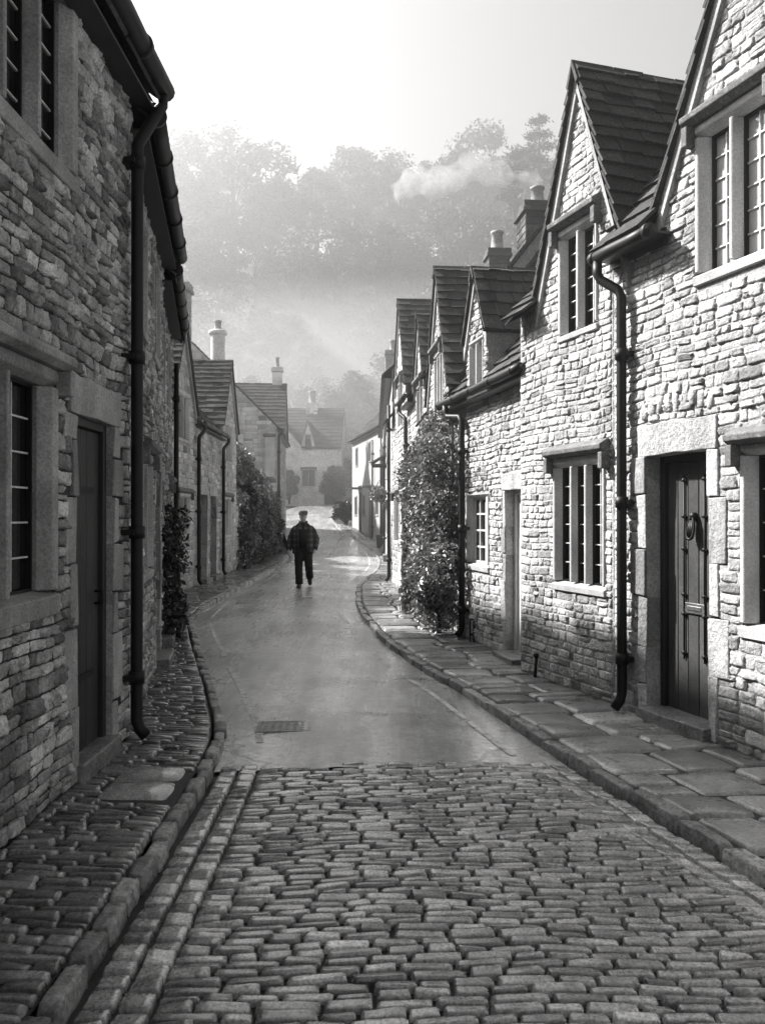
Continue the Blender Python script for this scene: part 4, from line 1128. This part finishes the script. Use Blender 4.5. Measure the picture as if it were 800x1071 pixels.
scraper(frC, uC(11.05), 'small hooped boot scraper beside the downpipe of the low cottage', .28, .05)
def basket(fr, u, v, label):
    o = thing('hanging_basket', label, 'basket', tuple(fr.P(u, v, .3)), 'hanging baskets')
    m = MB(); tube(m, [fr.P(u, v + .5, 0), fr.P(u, v + .52, .2), fr.P(u, v + .45, .32), fr.P(u, v + .1, .32)], .012, 6); m.build('bracket', M['iron'], o)
    m = MB(); lathe(m, fr.P(u, v - .05, .32), [(.06, -.16), (.16, -.1), (.2, .0), (.21, .05), (.17, .06)], 14); m.build('basket', M['clay'], o)
    r = np.random.default_rng(int(u * 10)); m = MB(); leaves(m, cloud(r, fr.P(u, v + .05, .32), .3, 420), (.06, .13), r); m.build('flowers', M['leaf'], o)
basket(frG, 6.2, 2.05, 'hanging basket nearer the canopy on the edge-on cottage front'); basket(frG, 9.4, 2.0, 'lower hanging basket on the edge-on cottage front, nearest the second gable')
bn = thing('litter_bin', 'small black bin standing on the far pavement below the baskets', 'bin', (-.12, 36.2, gz(36.2)))
m = MB(); f = Fr((-.12, 36.2), (1, 0), gz(36.2)); hexa(m, [f.P(-.11, 0, -.12), f.P(.11, 0, -.12), f.P(.14, .52, -.15), f.P(-.14, .52, -.15), f.P(-.11, 0, .12), f.P(.11, 0, .12), f.P(.14, .52, .15), f.P(-.14, .52, .15)]); m.build('bin_body', M['bin'], bn, .012)
m = MB(); box(m, f, -.155, .155, .522, .57, -.165, .165); m.build('lid', M['bin'], bn, .015)

# ================================================================== THE WALKING MAN
def remesh(o, vox, smooth=4):
    a = o.modifiers.new('Remesh', 'REMESH'); a.mode = 'VOXEL'; a.voxel_size = vox; a.use_smooth_shade = True
    b = o.modifiers.new('Smooth', 'SMOOTH'); b.iterations = smooth; b.factor = .5
def loft(mb, rings, n=20, smooth=True):
    V = []
    for (cx, cy, cz, rx, ry) in rings:
        for j in range(n):
            a = 2 * math.pi * j / n; V.append((cx + rx * math.cos(a), cy + ry * math.sin(a), cz))
    k = len(rings)
    F = [(i * n + j, i * n + (j + 1) % n, (i + 1) * n + (j + 1) % n, (i + 1) * n + j) for i in range(k - 1) for j in range(n)]
    F += [tuple(range(n - 1, -1, -1)), tuple(range((k - 1) * n, k * n))]
    mb.add(V, F, 1., smooth)
mx, my = -1.83, 19.9; mz = road_z(mx, my)
man = thing('person', 'man in a flat cap and dark plaid jacket walking towards the viewer along the road', 'person', (0, 0, 0))
bm = MB()
LEG = {-1: [(-.095, .0, .88), (-.1, -.12, .49), (-.08, -.22, .09)], 1: [(.095, .0, .88), (.13, -.09, .50), (.14, .27, .215)]}
ARM = {-1: [(-.175, .01, 1.365), (-.29, .04, 1.12), (-.32, -.08, .87)], 1: [(.175, .01, 1.365), (.295, .07, 1.11), (.265, -.04, .88)]}
loft(bm, [(0, 0, .80, .14, .10), (0, 0, .9, .165, .115), (0, 0, 1.05, .15, .1), (0, .01, 1.25, .17, .11), (0, .01, 1.38, .17, .095), (0, .01, 1.44, .09, .07), (0, 0, 1.5, .052, .055), (0, -.005, 1.56, .052, .055)])
for s in (-1, 1):
    tube(bm, LEG[s], [.085, .058, .04], 12); tube(bm, ARM[s], [.055, .043, .032], 12)
# head and face
loft(bm, [(0, -.02, 1.515, .03, .035), (0, -.025, 1.535, .052, .06), (0, -.02, 1.57, .066, .082), (0, -.015, 1.61, .073, .092), (0, -.01, 1.66, .076, .098), (0, -.005, 1.70, .07, .09), (0, 0, 1.735, .045, .06)])
tube(bm, [(0, -.105, 1.645), (0, -.118, 1.615), (0, -.128, 1.598)], [.009, .012, .015], 8)
for s in (-1, 1):
    lathe(bm, (s * .078, .0, 1.615), [(.004, -.03), (.013, -.02), (.016, .005), (.012, .028), (.004, .034)], 8, sx=.5)
    lathe(bm, (s * .03, -.098, 1.655), [(.004, -.008), (.014, 0), (.004, .008)], 8)
tube(bm, [(-.026, -.102, 1.565), (0, -.112, 1.567), (.026, -.102, 1.565)], .007, 6)
# hands: palm, four fingers, thumb
for s in (-1, 1):
    w = np.array(ARM[s][2]); d = w - np.array(ARM[s][1]); d /= np.linalg.norm(d); fwd = np.array([0, -1., 0]); fwd -= d * fwd.dot(d); fwd /= np.linalg.norm(fwd); side = np.cross(d, fwd)
    tube(bm, [w - d * .02, w + d * .03, w + d * .085], [.03, .036, .034], 10)
    inn = side * (1 if side[0] * s < 0 else -1)
    for k, (off, ln) in enumerate(((-.030, .058), (-.010, .072), (.010, .068), (.029, .05))):
        b0 = w + d * .075 - fwd * off; tube(bm, [b0, b0 + d * ln * .5 + inn * .006, b0 + d * ln * .85 + inn * .024, b0 + d * ln + inn * .04], [.0105, .0098, .009, .008], 8)
    tube(bm, [w + d * .02 + fwd * .028, w + d * .05 + fwd * .052, w + d * .085 + fwd * .052 + inn * .012], [.012, .011, .009], 8)
body = bm.build('body', M['skin'], man); remesh(body, .0075, 2)
tr = MB()
for s in (-1, 1):
    L = LEG[s]; lp = lambda t: [L[0][i] + (L[1][i] - L[0][i]) * t for i in range(3)]; lq = lambda t: [L[1][i] + (L[2][i] - L[1][i]) * t for i in range(3)]
    tube(tr, [lp(-.05), lp(.3), lp(.7), lq(0), lq(.3), lq(.7), lq(1.0)], [.115, .112, .1, .092, .09, .087, .09], 16)
loft(tr, [(0, 0, .78, .15, .115), (0, 0, .88, .18, .13), (0, 0, 1.0, .165, .12)])
t_ = tr.build('trousers', M['trouser'], man); remesh(t_, .012, 4)
ju = MB(); loft(ju, [(0, -.005, .92, .172, .128), (0, -.008, 1.1, .168, .128), (0, 0, 1.28, .178, .128), (0, .01, 1.39, .165, .105), (0, .008, 1.45, .085, .075), (0, .0, 1.5, .066, .066)])
ju.build('jumper', M['jumper'], man)
jk = MB(); n = 29
rings = [(.0, .0, .78, .238, .17), (0, 0, .92, .228, .165), (0, 0, 1.06, .218, .16), (0, .005, 1.22, .222, .155), (0, .012, 1.33, .218, .14), (0, .015, 1.39, .19, .125), (0, .013, 1.435, .135, .105), (0, .012, 1.475, .09, .09), (0, .012, 1.53, .084, .086)]
V = []
for i, (cx, cy, cz, rx, ry) in enumerate(rings):
    gap = [.42, .40, .42, .46, .5, .55, .7, .85, .9][i]
    for j in range(n):
        a = -math.pi / 2 + gap + (2 * math.pi - 2 * gap) * j / (n - 1); wv = 1 + .02 * math.sin(j * 1.9 + i * 1.3)
        V.append((cx + rx * wv * math.cos(a), cy + ry * wv * math.sin(a), cz + .008 * math.sin(j * .9)))
jk.add(V, [(i * n + j, i * n + j + 1, (i + 1) * n + j + 1, (i + 1) * n + j) for i in range(len(rings) - 1) for j in range(n - 1)], 1., True)
jo = jk.build('jacket', M['plaid'], man); sd = jo.modifiers.new('Solidify', 'SOLIDIFY'); sd.thickness = .018; sd.offset = 1
for s in (-1, 1):
    sv = MB(); a, b, c = [np.array(q) for q in ARM[s]]
    tube(sv, [a + [-.06 * s, 0, .03], a + [-.01 * s, 0, .0], a * .75 + b * .25, a * .4 + b * .6, b, b * .55 + c * .45, c + (c - b) * .03], [.05, .078, .088, .084, .08, .074, .066], 16)
    so = sv.build('sleeve', M['plaid'], jo)
    cl = MB(); hexa(cl, [(s * .03, -.135, 1.33), (s * .10, -.135, 1.36), (s * .095, -.09, 1.475), (s * .055, -.085, 1.48), (s * .03, -.152, 1.33), (s * .105, -.15, 1.36), (s * .105, -.1, 1.485), (s * .05, -.1, 1.49)])
    cl.build('collar', M['plaid'], jo, .008)
cp = MB(); loft(cp, [(0, .0, 1.655, .088, .108), (0, .0, 1.685, .102, .122), (0, -.005, 1.725, .108, .13), (0, -.012, 1.765, .092, .112), (0, -.015, 1.782, .045, .065)], 22)
hexa(cp, [(-.06, -.09, 1.652), (.06, -.09, 1.652), (.05, -.172, 1.645), (-.05, -.172, 1.645), (-.07, -.09, 1.675), (.07, -.09, 1.675), (.053, -.175, 1.658), (-.053, -.175, 1.658)])
cp.build('flat_cap', M['cap'], man, .006)
hr = MB(); loft(hr, [(0, .03, 1.60, .074, .075), (0, .028, 1.64, .08, .078), (0, .025, 1.68, .08, .08)], 18); hr.build('hair', M['hair'], man)
for s in (-1, 1):
    f = LEG[s][2]; sh = MB(); tilt = 0 if s < 0 else -.5
    pts = [(f[0], f[1] + .05, f[2] - .04 + .0), (f[0], f[1] - .02, f[2] - .045), (f[0] + .01 * s, f[1] - .10, f[2] - .055), (f[0] + .015 * s, f[1] - .19, f[2] - .062)]
    pts = [(x, f[1] + (y - f[1]) * math.cos(tilt) , z + (y - f[1] ) * (-math.sin(tilt)) * -1 * (-1)) for x, y, z in pts] if tilt else pts
    tube(sh, pts, [.05, .056, .058, .038], 12); tube(sh, [(f[0], f[1], f[2] + .03), (f[0], f[1], f[2] - .04)], .052, 12)
    so = sh.build('shoe', M['shoe'], man); remesh(so, .009, 3)
for s in (-1, 1):
    e = MB(); lathe(e, (s * .03, -.104, 1.635), [(.003, -.006), (.009, 0), (.003, .006)], 8); e.build('eye', M['eye'], man)
man.location = (mx, my, mz - .004); man.rotation_euler.z = .05

# ================================================================== SMOKE, HAZE, LIGHT, CAMERA
def volmat(name, dens, g=0.2, col=.95):
    m = bpy.data.materials.new(name); m.use_nodes = True; t = m.node_tree
    for n in list(t.nodes):
        if n.type == 'BSDF_PRINCIPLED': t.nodes.remove(n)
    v = t.nodes.new('ShaderNodeVolumePrincipled'); v.inputs['Density'].default_value = dens; v.inputs['Anisotropy'].default_value = g
    v.inputs['Color'].default_value = (col, col, col, 1)
    t.links.new(v.outputs[0], t.nodes['Material Output'].inputs['Volume'])
    return m
hz = MB(); f = Fr((0, 0), (1, 0)); box(hz, f, -206, 206, -2.0, 56, -306, 29)
tag(hz.build('haze', volmat('mist', .0047, .64, .93)), kind='stuff')

mk = MB(); lathe(mk, (0, 0, 0), [(math.sin(a), -math.cos(a)) for a in np.linspace(.02, math.pi - .02, 24)], 40)
mm = volmat('valley_mist', .02, .3, .97); t = mm.node_tree; tc = N(t, 'ShaderNodeTexCoord'); ln = N(t, 'ShaderNodeVectorMath'); ln.operation = 'LENGTH'
t.links.new(tc.outputs['Object'], ln.inputs[0]); dn = mth(t, 'MULTIPLY', mth(t, 'POWER', mth(t, 'SUBTRACT', 1., ln.outputs['Value'], True), 1.0), .092)
t.links.new(dn, [n for n in t.nodes if n.type == 'PRINCIPLED_VOLUME'][0].inputs['Density'])
mo = mk.build('mist_bank', mm); mo.scale = (55, 25, 19); mo.location = (0, 79, 4); tag(mo, 'bright bank of mist lying behind the far cottages at the foot of the wood', 'mist', kind='stuff')

# chimney smoke: one closed puffy body
sm = MB(); r = np.random.default_rng(9); src = np.array([2.88, 16.0, 7.78]); k = 0
for i in range(60):
    t = (i / 59) ** 1.15
    c = src + np.array([-2.7 * t, 1.4 * t, .5 * math.sin(min(1, t * 1.6) * 1.9) + .04]) + r.normal(size=3) * (.02 + .13 * t)
    rad = (.12 + .27 * t) * r.uniform(.6, 1.15) * (1 - .7 * max(0, t - .55) / .45)
    lathe(sm, c, [(rad * math.sin(a), -rad * math.cos(a)) for a in np.linspace(.15, math.pi - .15, 9)], 14)
mm = volmat('wood_smoke', .6, .45, .95); t = mm.node_tree; sn = noise(t, 2.8, 5, .65, None, 1.6)
t.links.new(maprange(t, sn, .34, .66, .05, 1.7), [n for n in t.nodes if n.type == 'PRINCIPLED_VOLUME'][0].inputs['Density'])
try: mm.cycles.volume_step_rate = .25
except Exception: pass
so = sm.build('chimney_smoke', mm); tag(so, 'pale wood smoke drifting left from the big dark chimney', 'smoke', kind='stuff')
rm = so.modifiers.new('Remesh', 'REMESH'); rm.mode = 'VOXEL'; rm.voxel_size = .07
b = so.modifiers.new('Smooth', 'SMOOTH'); b.iterations = 4
tex = bpy.data.textures.new('puff', 'CLOUDS'); tex.noise_scale = .5; tex.noise_depth = 3
dm = so.modifiers.new('Displace', 'DISPLACE'); dm.texture = tex; dm.strength = .35; dm.mid_level = .55; dm.texture_coords = 'GLOBAL'

AZ = math.atan2(.90, .435); EL = R(41)          # towards the sun: AZ left of the view direction
sv = Vector((-math.sin(AZ) * math.cos(EL), math.cos(AZ) * math.cos(EL), math.sin(EL)))
sl = bpy.data.lights.new('sun', 'SUN'); sl.energy = 5.0; sl.angle = R(2.2); sl.color = (1, .985, .97)
so = bpy.data.objects.new('sun', sl); COL.objects.link(so); so.rotation_euler = sv.to_track_quat('Z', 'Y').to_euler(); so.location = (-20, 10, 30)
W = bpy.data.worlds.new('World'); S.world = W; W.use_nodes = True; t = W.node_tree
bg = t.nodes['Background']; sk = t.nodes.new('ShaderNodeTexSky'); sk.sky_type = 'NISHITA'; sk.sun_disc = False
sk.sun_elevation = EL; sk.sun_rotation = -AZ; sk.air_density = 1.0; sk.dust_density = 1.0; sk.ozone_density = 1.0
bw = t.nodes.new('ShaderNodeRGBToBW'); t.links.new(sk.outputs[0], bw.inputs[0]); t.links.new(bw.outputs[0], bg.inputs[0])
bg.inputs[1].default_value = .05

cam = bpy.data.cameras.new('camera'); co = bpy.data.objects.new('camera', cam); COL.objects.link(co); S.camera = co
cam.sensor_fit = 'VERTICAL'; cam.sensor_height = 36; cam.lens = 900 / 1071 * 36; cam.clip_start = .05; cam.clip_end = 2000
co.location = (0, 0, 1.6); co.rotation_euler = (R(90) + math.atan(4.5 / 900), 0, 0)
S.view_settings.view_transform = 'Standard'; S.view_settings.look = 'None'; S.view_settings.exposure = 2.05; S.view_settings.gamma = 1
S.view_settings.use_curve_mapping = False
S.render.engine = 'CYCLES'; S.cycles.use_denoising = True; S.cycles.denoiser = 'OPENIMAGEDENOISE'; S.cycles.denoising_input_passes = 'RGB_ALBEDO_NORMAL'; S.cycles.denoising_prefilter = 'ACCURATE'
S.cycles.max_bounces = 5; S.cycles.diffuse_bounces = 3; S.cycles.glossy_bounces = 2; S.cycles.caustics_reflective = False; S.cycles.caustics_refractive = False; S.cycles.blur_glossy = 1.0; S.cycles.volume_bounces = 0; S.cycles.transparent_max_bounces = 8
S.cycles.sample_clamp_indirect = 2.0; S.cycles.use_adaptive_sampling = False; S.cycles.light_sampling_threshold = 0.0
